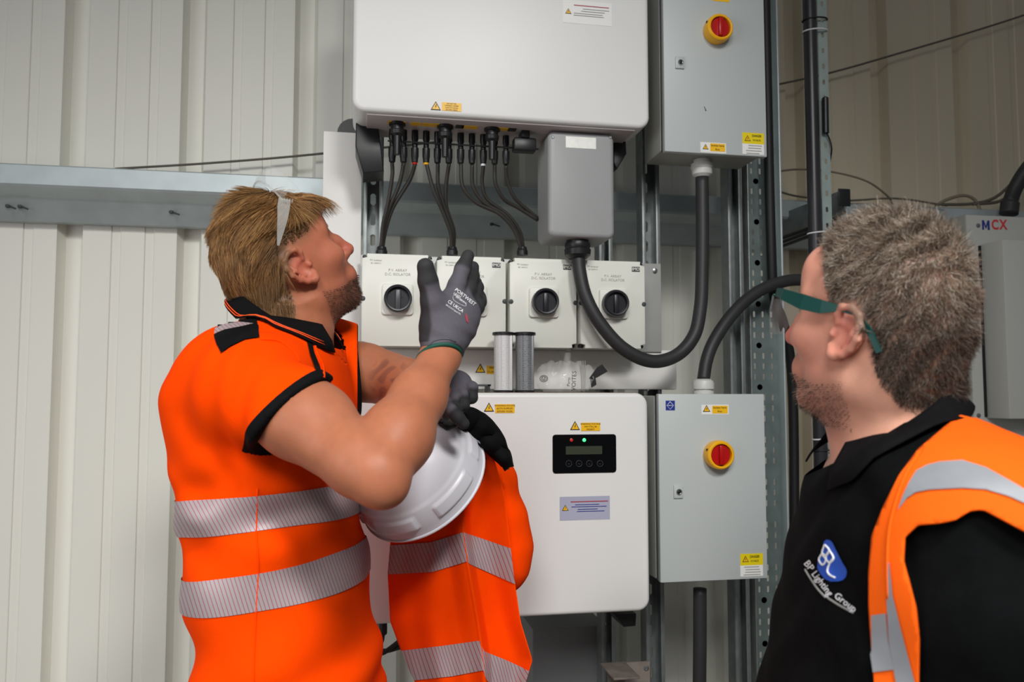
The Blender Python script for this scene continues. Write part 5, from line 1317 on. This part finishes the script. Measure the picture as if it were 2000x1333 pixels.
for j in range(NP):
    for i in range(NT):
        k = (i+1) % NT; f.append([j*NT+i, j*NT+k, (j+1)*NT+k, (j+1)*NT+i])
f.append([NP*NT+i for i in range(NT)])
hv, hf = np.array(v), f
sh = mk('shell', v, f, 'helmet_white', HH, True); s_ = sh.modifiers.new('t', 'SOLIDIFY'); s_.thickness = 0.0035; s_.offset = 1
bm = bmesh.new(); bm.from_mesh(sh.data); bmesh.ops.recalc_face_normals(bm, faces=bm.faces); bm.to_mesh(sh.data); bm.free(); s_.offset = -1
tube('rim_edge', [helmet_pt(2*math.pi*i/60, 0.0)-crown*0.001 for i in range(61)], 0.0028, 'helmet_white', sh, 8, 1, False)
bvhH = bvh_of(hv, [q for q in f if len(q) == 4])
decal('ear_clip', bvhH, [(853, 826), (866, 816), (884, 824), (889, 836), (872, 842), (858, 834)], 'black_plastic', HH, 0.004, 5, 0.005)
decal('ear_clip_slot', bvhH, [(858, 812), (872, 814), (866, 822), (852, 824)], 'black_soft', HH, 0.003, 5, 0.003)
surf_line('pen_mark', bvhH, [(832, 873), (844, 866)], 0.0010, 'print_black', HH, 0.0005)
tube('chin_strap', [helmet_pt(4.2, 0.02)-crown*0.004, HC-crown*0.05+hax*-0.06, HC-crown*0.06, HC-crown*0.03+gax*0.11], 0.003, 'black_soft', HH, 8, 6)
# inner cradle so that the hat is not empty from behind
v = []; f = []
for j in range(9):
    s = 0.1+0.8*j/8
    for i in range(40): 
        p = helmet_pt(2*math.pi*i/40, s); v.append(HC+(p-HC)*0.86)
for j in range(8):
    for i in range(40): k = (i+1) % 40; f.append([j*40+i, j*40+k, (j+1)*40+k, (j+1)*40+i])
mk('cradle', v, f, 'black_cloth', HH, True)

# ================================================================== orange jacket hanging from the lower hand
JK = root('work_jacket', D(900, 1400, 1.42), 'orange hi-vis jacket with black collar hanging from the blond man\'s lower hand', 'jacket')
JY = [796, 850, 900, 960, 1040, 1120, 1215, 1290, 1333, 1440, 1560]
JL = [884, 872, 850, 815, 764, 757, 762, 790, 810, 835, 850]
JM = [897, 905, 906, 905, 905, 917, 934, 944, 948, 956, 962]
JR = [915, 948, 966, 984, 994, 1003, 1017, 1040, 1027, 1008, 1000]
def jacket_pt(u, y, lift=0.0, back=False):
    xl, xm, xr = np.interp(y, JY, JL), np.interp(y, JY, JM), np.interp(y, JY, JR)
    w = min(1.0, (y-790)/200.0); lowf = max(0.0, (y-900)/500.0)
    if u < 0.55:
        t = u/0.55; x = xl+(xm-xl)*t
        d = 1.475-0.055*w*math.sin(min(1, t*1.15)*math.pi/2)-0.020*w*sm01(np.array([t]), 0.75, 1.0)[0]
        d += (0.009*math.sin(t*7.0+y*0.006+0.6)+0.004*math.sin(t*17+y*0.013))*lowf
    else:
        t = (u-0.55)/0.45; x = xm+(xr-xm)*t
        d = 1.40+0.030*w*min(1, t*6)+0.016*math.sin(t*3.0)*w-0.01*t
        d += (0.006*math.sin(t*8.0-y*0.008))*lowf
    d += 0.004*math.sin(y*0.035+u*5)*0.5
    if back: d += 0.035+0.03*w*math.sin(u*math.pi)
    return D(x, y, d-lift)
def sheet(name, ys_top, ys_bot, m, parent, nu=70, nv=12, u0=0.0, u1=1.0, lift=0.0, closed=False):
    v = []; f = []
    for j in range(nv+1):
        for i in range(nu+1):
            u = u0+(u1-u0)*i/nu; y = ys_top(u)+(ys_bot(u)-ys_top(u))*j/nv; v.append(jacket_pt(u, y, lift))
    n = nu+1
    for j in range(nv):
        for i in range(nu): f.append([j*n+i, j*n+i+1, (j+1)*n+i+1, (j+1)*n+i])
    if closed:
        k = len(v)
        for j in range(nv+1):
            for i in range(nu+1):
                u = u0+(u1-u0)*i/nu; y = ys_top(u)+(ys_bot(u)-ys_top(u))*j/nv; v.append(jacket_pt(u, y, 0, True))
        for j in range(nv):
            for i in range(nu): f.append([k+j*n+i+1, k+j*n+i, k+(j+1)*n+i, k+(j+1)*n+i+1])
            f.append([j*n, (j+1)*n, k+(j+1)*n, k+j*n]); f.append([j*n+nu, k+j*n+nu, k+(j+1)*n+nu, (j+1)*n+nu])
        for i in range(nu): f.append([i+1, i, k+i, k+i+1])
    return mk(name, v, f, m, parent, True)
jb = sheet('jacket_body', lambda u: 796, lambda u: 1540, 'hi_vis_orange', JK, 80, 90, closed=True)
ci = lambda xs, ys: (lambda u: float(np.interp(u, xs, ys)))
sheet('reflective_band', ci([0, 0.3, 0.55, 0.56, 1], [1066, 1060, 1040, 1041, 1072]), ci([0, 0.3, 0.55, 0.56, 1], [1123, 1118, 1097, 1102, 1142]), 'reflective_b', jb, 70, 8, 0.0, 1.0, 0.0022)
sheet('reflective_band', ci([0, 0.3, 0.55, 0.56, 1], [1272, 1262, 1252, 1272, 1312]), ci([0, 0.3, 0.55, 0.56, 1], [1330, 1322, 1310, 1330, 1370]), 'reflective_b', jb, 70, 8, 0.0, 1.0, 0.0022)
# sleeve hanging behind
path = [D(952, 880, 1.475), D(972, 940, 1.49), D(986, 1010, 1.50), D(994, 1070, 1.50), D(990, 1110, 1.50), D(982, 1150, 1.50)]
def sleeve(P):
    d = chain(P, [(path[0], 0.022), (path[1], 0.030), (path[2], 0.036), (path[3], 0.039), (path[4], 0.034), (path[5], 0.016)], 0.03)
    return (d+fold_noise(P, 1.4)*0.0025).astype(np.float32)
pp_ = np.stack(path); V, Q = sdf_mesh(sleeve, pp_.min(0)-0.06, pp_.max(0)+0.06, 0.006, 12); np_mesh('sleeve', V, Q, 'hi_vis_orange', JK)
top_e = [(900, 800), (925, 805), (946, 818), (965, 838), (980, 862), (990, 888), (995, 913)]; bot_e = [(902, 832), (912, 846), (925, 854), (945, 869), (962, 885), (980, 901), (993, 916)]
te = catmull([np.array([x, y, 0.]) for x, y in top_e], 8); be = catmull([np.array([x, y, 0.]) for x, y in bot_e], 8); v = []; f = []; NR = 11
for i, (a_, b_) in enumerate(zip(te, be)):
    t = i/(len(te)-1)
    for j in range(NR):
        w = j/(NR-1); p = a_+(b_-a_)*w; dd = 1.372+0.035*t-0.020*math.sin(w*math.pi)+0.005*math.sin(w*9+t*7)+0.004*math.sin(t*26+w*4)
        v.append(D(p[0], p[1], dd))
for i in range(len(te)-1):
    for j in range(NR-1): f.append([i*NR+j, i*NR+j+1, (i+1)*NR+j+1, (i+1)*NR+j])
o = mk('collar', v, f, 'black_cloth', JK, True); s_ = o.modifiers.new('t', 'SOLIDIFY'); s_.thickness = 0.016; s_.offset = 0
tube('grey_piping', [D(920, 853, 1.366), D(942, 869, 1.374), D(965, 889, 1.384), D(993, 917, 1.400)], 0.0016, 'tape_grey', JK, 6, 6)
# ================================================================== the grey-haired man
RM = root('person', D(1800, 1333, 0.93)*np.array([1, 1, 0]), 'grey-haired man in black polo and orange vest looking left', 'person')
RR = head_frame(math.radians(52), math.radians(9), 0.0, -1)
HR = D(1655, 652, 0.875)-RR@np.array([-0.004, 0.0765, -0.006])
def toR(P): return ((P-HR.astype(np.float32))@RR.astype(np.float32)).astype(np.float32)
ya = math.radians(8); fR = -math.cos(ya)*RGT+math.sin(ya)*FH; lR = np.cross(ZUP, fR)
secR = []
for py, f_, b_, a_ in ((800, 1700, 1840, 0.06), (825, 1678, 1880, 0.085), (860, 1648, 1940, 0.140), (900, 1620, 2005, 0.195), (960, 1594, 2060, 0.212), (1040, 1572, 2080, 0.215), (1150, 1548, 2085, 0.212), (1250, 1527, 2080, 0.21), (1333, 1505, 2070, 0.21), (1500, 1480, 2060, 0.21)):
    secR.append((D((b_+f_)/2, py, 0.93), a_, (b_-f_)/2*0.93/FPX))
torsoR = torso_fn(secR, fR); coreR = torso_fn([(c, a-0.02, b-0.016) for c, a, b in secR], fR)
NBR = D(1762, 835, 0.945)
S1, E1 = D(1935, 1050, 0.765), D(1985, 1560, 0.78); W1 = D(1850, 1830, 0.90)
S2 = secR[5][0]-lR*0.19+ZUP*0.03; E2 = S2+np.array([0, 0, -0.29])-lR*0.03+fR*0.02; W2 = E2+np.array([0, 0, -0.23])+fR*0.08
def body_right(P):
    d = boxed(P, HR-0.17, HR+0.17, lambda q: head_sdf(toR(q), nose=1.01))
    n0 = HR+RR@np.array([-0.020, 0, -0.05])
    nk = chain(P, [(n0, 0.058), ((n0+NBR)/2, 0.060), (NBR, 0.068)], 0.02)
    nk = smin(nk, cone(P, HR+RR@np.array([0.025, 0, -0.08]), NBR+fR*0.045, 0.034, 0.036), 0.03)
    d = smin(d, nk, 0.02); d = smin(d, coreR(P), 0.03)
    return d
lo = np.minimum(HR-0.16, secR[-4][0]-0.25); hi = np.maximum(HR+0.16, secR[-4][0]+0.25); hi[2] = HR[2]+0.16
V, Q = sdf_mesh(body_right, lo, hi, 0.0026, 16)
Lc = toR(V.astype(np.float32)); x, y, z = Lc[:, 0], np.abs(Lc[:, 1]), Lc[:, 2]
C = np.tile(L3('d49c84'), (len(V), 1)); inh = sm01(0.17-np.linalg.norm(Lc, axis=1), 0.0, 0.04)
C = mixc(C, L3('d08a76'), inh*sm01(x, -0.02, 0.05)*0.6)
C = mixc(C, L3('bf5f57'), inh*np.exp(-((x-0.108)**2+(z+0.015)**2+y**2)/0.018**2)*0.8)
C = mixc(C, L3('cc7768'), inh*np.exp(-(((x+0.004)/0.02)**2+((y-0.082)/0.012)**2+((z+0.006)/0.03)**2))*0.9)
C = mixc(C, L3('a85a56'), inh*np.exp(-(((x-0.096)/0.012)**2+(y/0.02)**2+((z+0.0515)/0.009)**2)))
bz = np.interp(x, [-0.01, 0.02, 0.05, 0.09], [-0.050, -0.060, -0.062, -0.056]); bw_ = inh*sm01(bz-z, -0.012, 0.014)*sm01(x, -0.006, 0.02)*sm01(z, -0.14, -0.115)
C = mixc(C, L3('6b5346'), np.clip(bw_*0.5+inh*np.exp(-(((x-0.093)/0.02)**2+((z+0.037)/0.007)**2))*0.4, 0, 0.7))
RZX = [-0.12, -0.08, -0.055, -0.036, -0.028, -0.006, 0.012, 0.020, 0.040, 0.055, 0.075, 0.10]; RZZ = [-0.082, -0.082, -0.078, -0.05, -0.005, 0.024, 0.012, 0.024, 0.066, 0.094, 0.106, 0.115]
hzv = z-np.interp(x, RZX, RZZ); C = mixc(C, L3('6d5a4d'), inh*sm01(hzv, -0.004, 0.010)*0.85)
np_mesh('body', V, Q, 'skin_tint', RM, colors=C)
Vt = V[Q].mean(1); Lt = toR(Vt.astype(np.float32)); nrm = np.cross(V[Q[:, 2]]-V[Q[:, 0]], V[Q[:, 3]]-V[Q[:, 1]]); nrm /= np.linalg.norm(nrm, axis=1, keepdims=True)+1e-12
if (nrm*(Vt-HR)).sum(1)[np.linalg.norm(Lt, axis=1) < 0.16].mean() < 0: nrm = -nrm
nl = nrm@RR
for sg in (1, -1):
    c = HR+RR@np.array([0.0700, sg*0.031, 0.008]); e = lathe('eye', c-RR[:, 0]*0.0105, RR[:, 0], [(0, 0.002), (0.003, 0.0075), (0.0105, 0.0108), (0.017, 0.0085), (0.0205, 0.004), (0.0212, 0.001)], 'eye_white', RM, 16)
    lathe('iris', c+RR[:, 0]*0.0085, RR[:, 0], [(0, 0.0055), (0.002, 0.004), (0.0025, 0.001)], 'eye_dark', e, 12)
    SE = 160; t = rng.random(SE); er = np.stack([0.0905-0.016*t-0.004*t*t, sg*(0.012+0.036*t), 0.030+0.006*np.sin(t*2.4)+rng.normal(size=SE)*0.0018], 1)
    ed = np.stack([np.full(SE, 0.25), sg*np.ones(SE), 0.25-0.5*t], 1)+rng.normal(size=(SE, 3))*0.15
    Ve, Fe, Ce = strands('e', HR+er@RR.T, ed@RR.T, np.full(SE, 0.007), np.full(SE, 0.0004), np.tile(L3('5d4b3f'), (SE, 1)), None, RM, K=3); np_mesh('eyebrow', Ve, Fe, 'hair_tint', RM, colors=Ce)
hz = Lt[:, 2]-np.interp(Lt[:, 0], RZX, RZZ)
earm = ((Lt[:, 0]+0.004)**2/0.026**2+(Lt[:, 2]+0.004)**2/0.04**2 < 1) & (np.abs(Lt[:, 1]) > 0.066)
sel = np.nonzero((np.linalg.norm(Lt, axis=1) < 0.165) & (hz > -0.003) & ~earm & (Lt[:, 2] > -0.09))[0]
S = 30000; pick = rng.choice(sel, S); lo_ = Lt[pick]; nn = nl[pick]; xx, yy, zz = lo_[:, 0], lo_[:, 1], lo_[:, 2]
whorl = np.array([-0.075, 0.0, 0.085]); dw = lo_-whorl; dist = np.linalg.norm(dw, axis=1)
flow = dw/dist[:, None]; swirl = np.cross(np.tile(np.array([-0.6, 0, 0.8]), (S, 1)), flow); flow = flow+0.6*swirl+np.stack([0.3*sm01(zz, 0.06, 0.1), np.zeros(S), -0.6*sm01(0.06-zz, 0, 0.08)], 1)
flow -= nn*(flow*nn).sum(1, keepdims=True); flow /= np.linalg.norm(flow, axis=1, keepdims=True)+1e-6
clump = np.stack([np.sin(xx*230+zz*110+yy*90), np.sin(yy*240+zz*170+xx*60), np.sin(zz*250+xx*130)], 1)
dl = flow*0.8+nn*0.62+0.38*clump+rng.normal(size=(S, 3))*0.16
lens = (0.0095+0.0065*rng.random(S))*(1+0.9*sm01(zz, 0.06, 0.115))*sm01(hz[pick], -0.01, 0.025); lens = np.maximum(lens, 0.003); lens *= np.where(zz < -0.02, 0.75, 1.0)
thin = np.exp(-(np.linalg.norm(lo_-np.array([-0.085, 0.028, 0.075]), axis=1)/0.028)**2); keep = rng.random(S) > 0.5*thin
curl = rng.normal(size=(S, 6, 3))*0.22; cs = 0.35*np.sin(np.arange(6)[None, :, None]*1.3+(xx*200+zz*150)[:, None, None]+np.array([0, 2, 4])[None, None]); curl = curl+cs
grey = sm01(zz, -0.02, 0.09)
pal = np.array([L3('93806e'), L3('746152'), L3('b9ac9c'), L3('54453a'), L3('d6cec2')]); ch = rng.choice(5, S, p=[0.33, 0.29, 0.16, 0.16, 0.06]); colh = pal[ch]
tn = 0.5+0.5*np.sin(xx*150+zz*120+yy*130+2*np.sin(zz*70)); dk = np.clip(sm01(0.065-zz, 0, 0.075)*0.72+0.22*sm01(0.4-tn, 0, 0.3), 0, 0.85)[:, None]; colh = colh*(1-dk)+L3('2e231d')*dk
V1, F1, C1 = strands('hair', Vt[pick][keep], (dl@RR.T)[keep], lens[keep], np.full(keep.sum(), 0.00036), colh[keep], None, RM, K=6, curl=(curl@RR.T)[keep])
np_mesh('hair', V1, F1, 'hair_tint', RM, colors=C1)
bsel = np.nonzero((np.linalg.norm(Lt, axis=1) < 0.165) & (np.interp(Lt[:, 0], [-0.01, 0.02, 0.05, 0.09], [-0.050, -0.060, -0.062, -0.056])-Lt[:, 2] > 0.004) & (Lt[:, 0] > 0.0) & (Lt[:, 2] > -0.115))[0]
bp = rng.choice(bsel, 2600); SB = len(bp); db = nl[bp]*0.7+np.stack([0.3*np.ones(SB), np.zeros(SB), -0.6*np.ones(SB)], 1)+rng.normal(size=(SB, 3))*0.25
V2, F2, C2 = strands('beard', Vt[bp], db@RR.T, 0.0015+0.0045*rng.random(SB)*sm01(Lt[bp][:, 0], 0.0, 0.07), np.full(SB, 0.0003), np.array([L3('4a3a30'), L3('8a7868'), L3('3a2a22')])[rng.choice(3, SB)], None, RM, K=4)
np_mesh('beard', V2, F2, 'hair_tint', RM, colors=C2)
# ------------------------------------------------------------------ black polo
def polo(P):
    d = torsoR(P)
    d = smin(d, chain(P, [(S1-lR*0.03, 0.080), (S1+(E1-S1)*0.3, 0.080), (E1, 0.062), (W1, 0.045)], 0.03), 0.04)
    d = smin(d, chain(P, [(S2+lR*0.03, 0.080), (S2+(E2-S2)*0.4, 0.072), (E2, 0.060), (W2, 0.045)], 0.03), 0.04)
    return (d+fold_noise(P, 0.8)*0.0022+0.002*np.sin(P[:, 2]*60+P[:, 0]*45+2*np.sin(P[:, 1]*30))).astype(np.float32)
lo = np.minimum(secR[-1][0]-0.30, W2-0.1); hi = np.maximum(secR[0][0]+0.3, S1+0.15); hi[2] = secR[0][0][2]+0.03
V, Q = sdf_mesh(polo, lo, hi, 0.0052, 12)
npl = plane3(D(1850, 770, 0.93), D(1760, 830, 0.86), D(1664, 880, 0.95))
V_, F_ = bisect(V, Q, [(npl[0], -npl[1])])
mk('polo_shirt', V_, F_, 'polo_black', RM, True)
bvhP = bvh_of(V_, F_)
polo_o = RM.children[-1]
hand_dir = (W1-E1)/np.linalg.norm(W1-E1)
for Wh, Eh in ((W1, E1), (W2, E2)):
    hd = (Wh-Eh)/np.linalg.norm(Wh-Eh); sd = np.cross(hd, ZUP); sd /= np.linalg.norm(sd)+1e-9; nd = np.cross(hd, sd)
    def hnd(P):
        d = ell(P, Wh+hd*0.06, (0.04, 0.04, 0.045)); d = smin(cone(P, Wh, Wh+hd*0.05, 0.028, 0.032), d, 0.02)
        for k in range(4):
            b0 = Wh+hd*0.085+nd*(k-1.5)*0.02; d = smin(d, chain(P, [(b0, 0.0105), (b0+hd*(0.035-0.004*abs(k-1.3))+sd*0.006, 0.0095), (b0+hd*(0.062-0.006*abs(k-1.3))+sd*0.022, 0.008)], 0.004), 0.005)
        b0 = Wh+hd*0.04+nd*0.03; d = smin(d, chain(P, [(b0, 0.012), (b0+hd*0.03+nd*0.018, 0.0105), (b0+hd*0.055+nd*0.02, 0.009)], 0.004), 0.008)
        return d
    V, Q = sdf_mesh(hnd, Wh-0.17, Wh+0.17, 0.004, 12); np_mesh('hand', V, Q, 'skin_tint', RM, colors=np.tile(L3('c78b74'), (len(V), 1)))
# collar
cb, cn, cf, cr = D(1862, 752, 0.925), D(1768, 822, 0.842), D(1655, 884, 0.960), D(1735, 790, 1.045)
cc = (cb+cf)/2; cc = (cc*2+(cn+cr)/2)/3; e1 = (cf-cb)/2; e2 = (cn-cr)/2; dn = -ZUP*0.92-fR*0.10
v = []; f = []; NPH = 44
for i in range(NPH+1):
    ph = math.radians(36+300*i/NPH); c_, s_ = math.cos(ph), math.sin(ph); rad = e1*c_+e2*s_; ru = rad/np.linalg.norm(rad)
    wdt = 0.038+0.010*max(0, c_)
    v += [cc+rad*0.93, cc+rad*0.985-dn*0.002, cc+rad*1.03+dn*0.002, cc+rad*1.05+ru*0.006+dn*wdt*0.6, cc+rad*1.08+ru*0.012+dn*wdt, cc+rad*0.92+dn*0.03]
for i in range(NPH):
    a, b = i*6, (i+1)*6
    for k in range(4): f.append([a+k, b+k, b+k+1, a+k+1])
    f.append([a+5, b+5, b, a])
va = np.array(v); k5 = np.arange(len(va)) % 6
for kk in (2, 3, 4): va[k5 == kk] = push_out(va[k5 == kk], polo, (0, 0, 0.003, 0.007, 0.005)[kk])
v = list(va)
cl = mk('collar', v, f, 'black_cloth', polo_o, True); s_ = cl.modifiers.new('t', 'SOLIDIFY'); s_.thickness = 0.0022
# chest badge
def zp(pts): return [(1560+a/7.407, 1040+b/7.407) for a, b in pts]
decal('chest_logo', bvhP, zp([(390, 140), (430, 110), (480, 122), (515, 155), (560, 250), (650, 430), (705, 520), (722, 575), (705, 650), (660, 695), (600, 715), (480, 720), (400, 680), (340, 610), (292, 520), (300, 420), (370, 250)]), 'logo_blue', polo_o, 0.002, 4)
for pts in ([(414, 185), (378, 300), (440, 335), (480, 262), (414, 185)], [(480, 262), (432, 380), (490, 445), (542, 372), (480, 262)], [(372, 320), (330, 400), (385, 480), (432, 400), (372, 320)], [(542, 372), (492, 445), (452, 560), (485, 625), (560, 662)]):
    surf_line('logo_letter', bvhP, zp(pts), 0.0011, 'print_white', polo_o, 0.003, 6, 5)
surf_text('logo_print', bvhP, 'BP', 1577, 1098, (26, 34), 19, 'print_white', polo_o, 0.002)
surf_text('logo_print', bvhP, 'Lighting', 1592, 1119, (38, 50), 19, 'print_white', polo_o, 0.002, 0.95)
surf_text('logo_print', bvhP, 'Group', 1634, 1163, (40, 30), 19, 'print_white', polo_o, 0.002, 0.98)
surf_line('logo_tagline', bvhP, [(1574, 1113), (1586, 1133), (1600, 1153), (1614, 1168)], 0.0012, 'print_grey', polo_o, 0.001, 5)
surf_line('logo_tagline', bvhP, [(1618, 1169), (1640, 1183), (1668, 1198)], 0.0012, 'print_grey', polo_o, 0.001, 5)
# ------------------------------------------------------------------ orange vest: a shell over the polo cut to the vest's outline
def vest(P):
    d = torsoR(P)-0.009
    for s_ in ((S1, E1, 1), (S2, E2, -1)):
        d = smin(d, chain(P, [(s_[0]-lR*s_[2]*0.03, 0.092), (s_[0]+(s_[1]-s_[0])*0.16, 0.096)], 0.03), 0.045)
    return (d+fold_noise(P, 0.7)*0.0016).astype(np.float32)
lo = secR[-1][0]-0.32; hi = secR[0][0]+0.32; hi[2] = secR[0][0][2]+0.03; lo[2] = secR[-1][0][2]
V, Q = sdf_mesh(vest, lo, hi, 0.0052, 12)
poly = np.array([(1925, 770), (1890, 800), (1846, 832), (1793, 877), (1756, 927), (1725, 989), (1702, 1047), (1696, 1118), (1696, 1185), (1702, 1274), (1707, 1333), (1715, 1700), (1810, 1700), (1794, 1333), (1794, 1252), (1787, 1189), (1774, 1140), (1762, 1096), (1765, 1050), (1791, 1026), (1836, 1022), (1865, 1016), (1894, 998), (1920, 995), (1960, 1016), (2000, 1037), (2060, 1060), (2200, 1060), (2250, 700)])
def poly_sd(p, P):
    d = np.full(len(p), 1e9); ins = np.zeros(len(p), bool); n = len(P)
    for i in range(n):
        a, b = P[i], P[(i+1) % n]; ab = b-a; t = np.clip(((p-a)@ab)/(ab@ab), 0, 1); d = np.minimum(d, np.linalg.norm(p-a-t[:, None]*ab, axis=1))
        c = (a[1] > p[:, 1]) != (b[1] > p[:, 1]); xi = a[0]+(p[:, 1]-a[1])/(ab[1]+1e-12)*ab[0]; ins ^= c & (p[:, 0] < xi)
    return np.where(ins, d, -d)
secs = sorted(secR, key=lambda s: s[0][2]); zc = [s[0][2] for s in secs]
def mirror_near(V):
    cx = np.interp(V[:, 2], zc, [s[0][0] for s in secs]); cy = np.interp(V[:, 2], zc, [s[0][1] for s in secs])
    l = (V[:, 0]-cx)*lR[0]+(V[:, 1]-cy)*lR[1]; ff = (V[:, 0]-cx)*fR[0]+(V[:, 1]-cy)*fR[1]
    return V+np.where(l < 0, -2*l, 0)[:, None]*lR[None], l, ff
N = vnormals(V, [list(q) for q in Q]); Vm, l, ff = mirror_near(V)
Nm = N+np.where(l < 0, -2*(N@lR), 0)[:, None]*lR[None]
rel = Vm-CAM; dep = rel@FWD; pxy = np.stack([CX+rel@RGT/dep*FPX, CY-rel@UPV/dep*FPX], 1)
g = poly_sd(pxy, poly)-np.where(l < 0, 130.0, 0); facing = (Nm*rel).sum(1) < 0
g = np.where(facing, g, np.where(ff < 0.02, 20.0, -20.0))
arm_out = np.abs(l)-np.interp(V[:, 2], [S1[2]-0.25, S1[2]-0.05, S1[2]+0.03], [0.17, 0.19, 0.30]); g = np.where(~facing & (arm_out > 0), -20, g)
g = np.where(np.linalg.norm(V-NBR, axis=1) < 0.105, -20, g)
def clip_mesh(V, Q, g):
    V = list(map(np.array, V)); cache = {}; F = []
    for q in Q:
        gi = g[q]
        if (gi > 0).all(): F.append(list(q)); continue
        if (gi <= 0).all(): continue
        out = []
        for i in range(len(q)):
            a, b = q[i], q[(i+1) % len(q)]
            if g[a] > 0: out.append(int(a))
            if (g[a] > 0) != (g[b] > 0):
                k = (min(a, b), max(a, b))
                if k not in cache:
                    t = g[a]/(g[a]-g[b]); cache[k] = len(V); V.append(V[a]+(V[b]-V[a])*t)
                out.append(cache[k])
        if len(out) >= 3: F.append(out)
    V = np.array(V); used = sorted({i for f in F for i in f}); mp = {k: i for i, k in enumerate(used)}
    return V[used], [[mp[i] for i in f] for f in F]
Vv, Fv = clip_mesh(V, Q, g)
ve = mk('safety_vest', Vv, Fv, 'hi_vis_vest', RM, True); s_ = ve.modifiers.new('t', 'SOLIDIFY'); s_.thickness = 0.003; s_.offset = -1
bvhV = bvh_of(Vv, Fv)
decal('reflective_tape', bvhV, [(1756, 998), (1765, 971), (1777, 945), (1791, 922), (1812, 911), (1836, 905), (1880, 902), (1925, 916), (1969, 940), (2000, 958), (2090, 1000), (2090, 1030), (2000, 985), (1969, 971), (1925, 958), (1880, 955), (1858, 956), (1818, 958), (1791, 963), (1774, 974), (1766, 985)], 'tape_grey', ve, 0.002, 8)
decal('reflective_tape', bvhV, [(1734, 1100), (1740, 1100), (1746, 1163), (1762, 1229), (1788, 1333), (1800, 1400), (1770, 1400), (1751, 1333), (1738, 1252), (1734, 1163)], 'tape_grey', ve, 0.002, 8)
decal('reflective_tape', bvhV, [(1697, 1203), (1733, 1198), (1737, 1250), (1748, 1307), (1707, 1313), (1700, 1260)], 'tape_grey', ve, 0.0024, 8)
surf_line('vest_seam', bvhV, [(1800, 880), (1770, 930), (1750, 985), (1738, 1040), (1735, 1100), (1736, 1170)], 0.0016, 'hi_vis_vest', ve, 0.001)
fz = secR[-1][0]
legs('right', np.array([fz[0], fz[1], fz[2]+0.0]), fR, 0, RM)
# ------------------------------------------------------------------ safety glasses
G2 = root('safety_glasses', HR+RR@np.array([0.09, 0, -0.02]), 'green framed safety glasses worn by the grey-haired man', 'glasses')
def HRp(x, y, z): return HR+RR@np.array([x, y, z])
for sg in (1, -1):
    arm = [((0.097, 0.064, 0.034), 0.0045), ((0.080, 0.076, 0.031), 0.0062), ((0.050, 0.083, 0.024), 0.0085), ((0.025, 0.0845, 0.020), 0.0075), ((0.004, 0.084, 0.020), 0.0032), ((-0.016, 0.0835, 0.016), 0.0028), ((-0.030, 0.081, 0.000), 0.0030), ((-0.042, 0.077, -0.022), 0.0030)]
    v = []; f = []
    for i, (p, w) in enumerate(arm):
        c = HRp(p[0], sg*p[1], p[2]); t = RR@(np.array(arm[min(i+1, 7)][0])-np.array(arm[max(i-1, 0)][0])); t /= np.linalg.norm(t); o_ = RR[:, 1]*sg*0.0016; n_ = np.cross(t, RR[:, 1]); n_ /= np.linalg.norm(n_)
        v += [c-n_*w+o_, c+n_*w+o_, c+n_*w-o_, c-n_*w-o_]
    for i in range(7):
        for k in range(4): f.append([i*4+k, i*4+(k+1) % 4, i*4+4+(k+1) % 4, i*4+4+k])
    f += [[0, 1, 2, 3], [28, 29, 30, 31]]
    mk('temple_arm', v, f, 'frame_green', G2)
v = []; f = []; NA = 26
for i in range(NA+1):
    a = -1+2*i/NA; yy_ = a*0.066; xf = 0.117-0.018*a*a; nb = 0.016*math.exp(-(a/0.16)**2)
    v += [HRp(xf, yy_, 0.030), HRp(xf+0.002, yy_, 0.010), HRp(xf-0.002, yy_, -0.016+nb*0.9-0.0*a*a)]
for i in range(NA):
    for k in range(2): f.append([i*3+k, i*3+3+k, i*3+4+k, i*3+1+k])
ln = mk('lens', v, f, 'clear_lens', G2, True); s_ = ln.modifiers.new('t', 'SOLIDIFY'); s_.thickness = 0.0018
tube('lens_rim', [np.array(v[i*3]) for i in range(NA+1)], 0.0016, 'frame_green', G2, 6, 1, False)
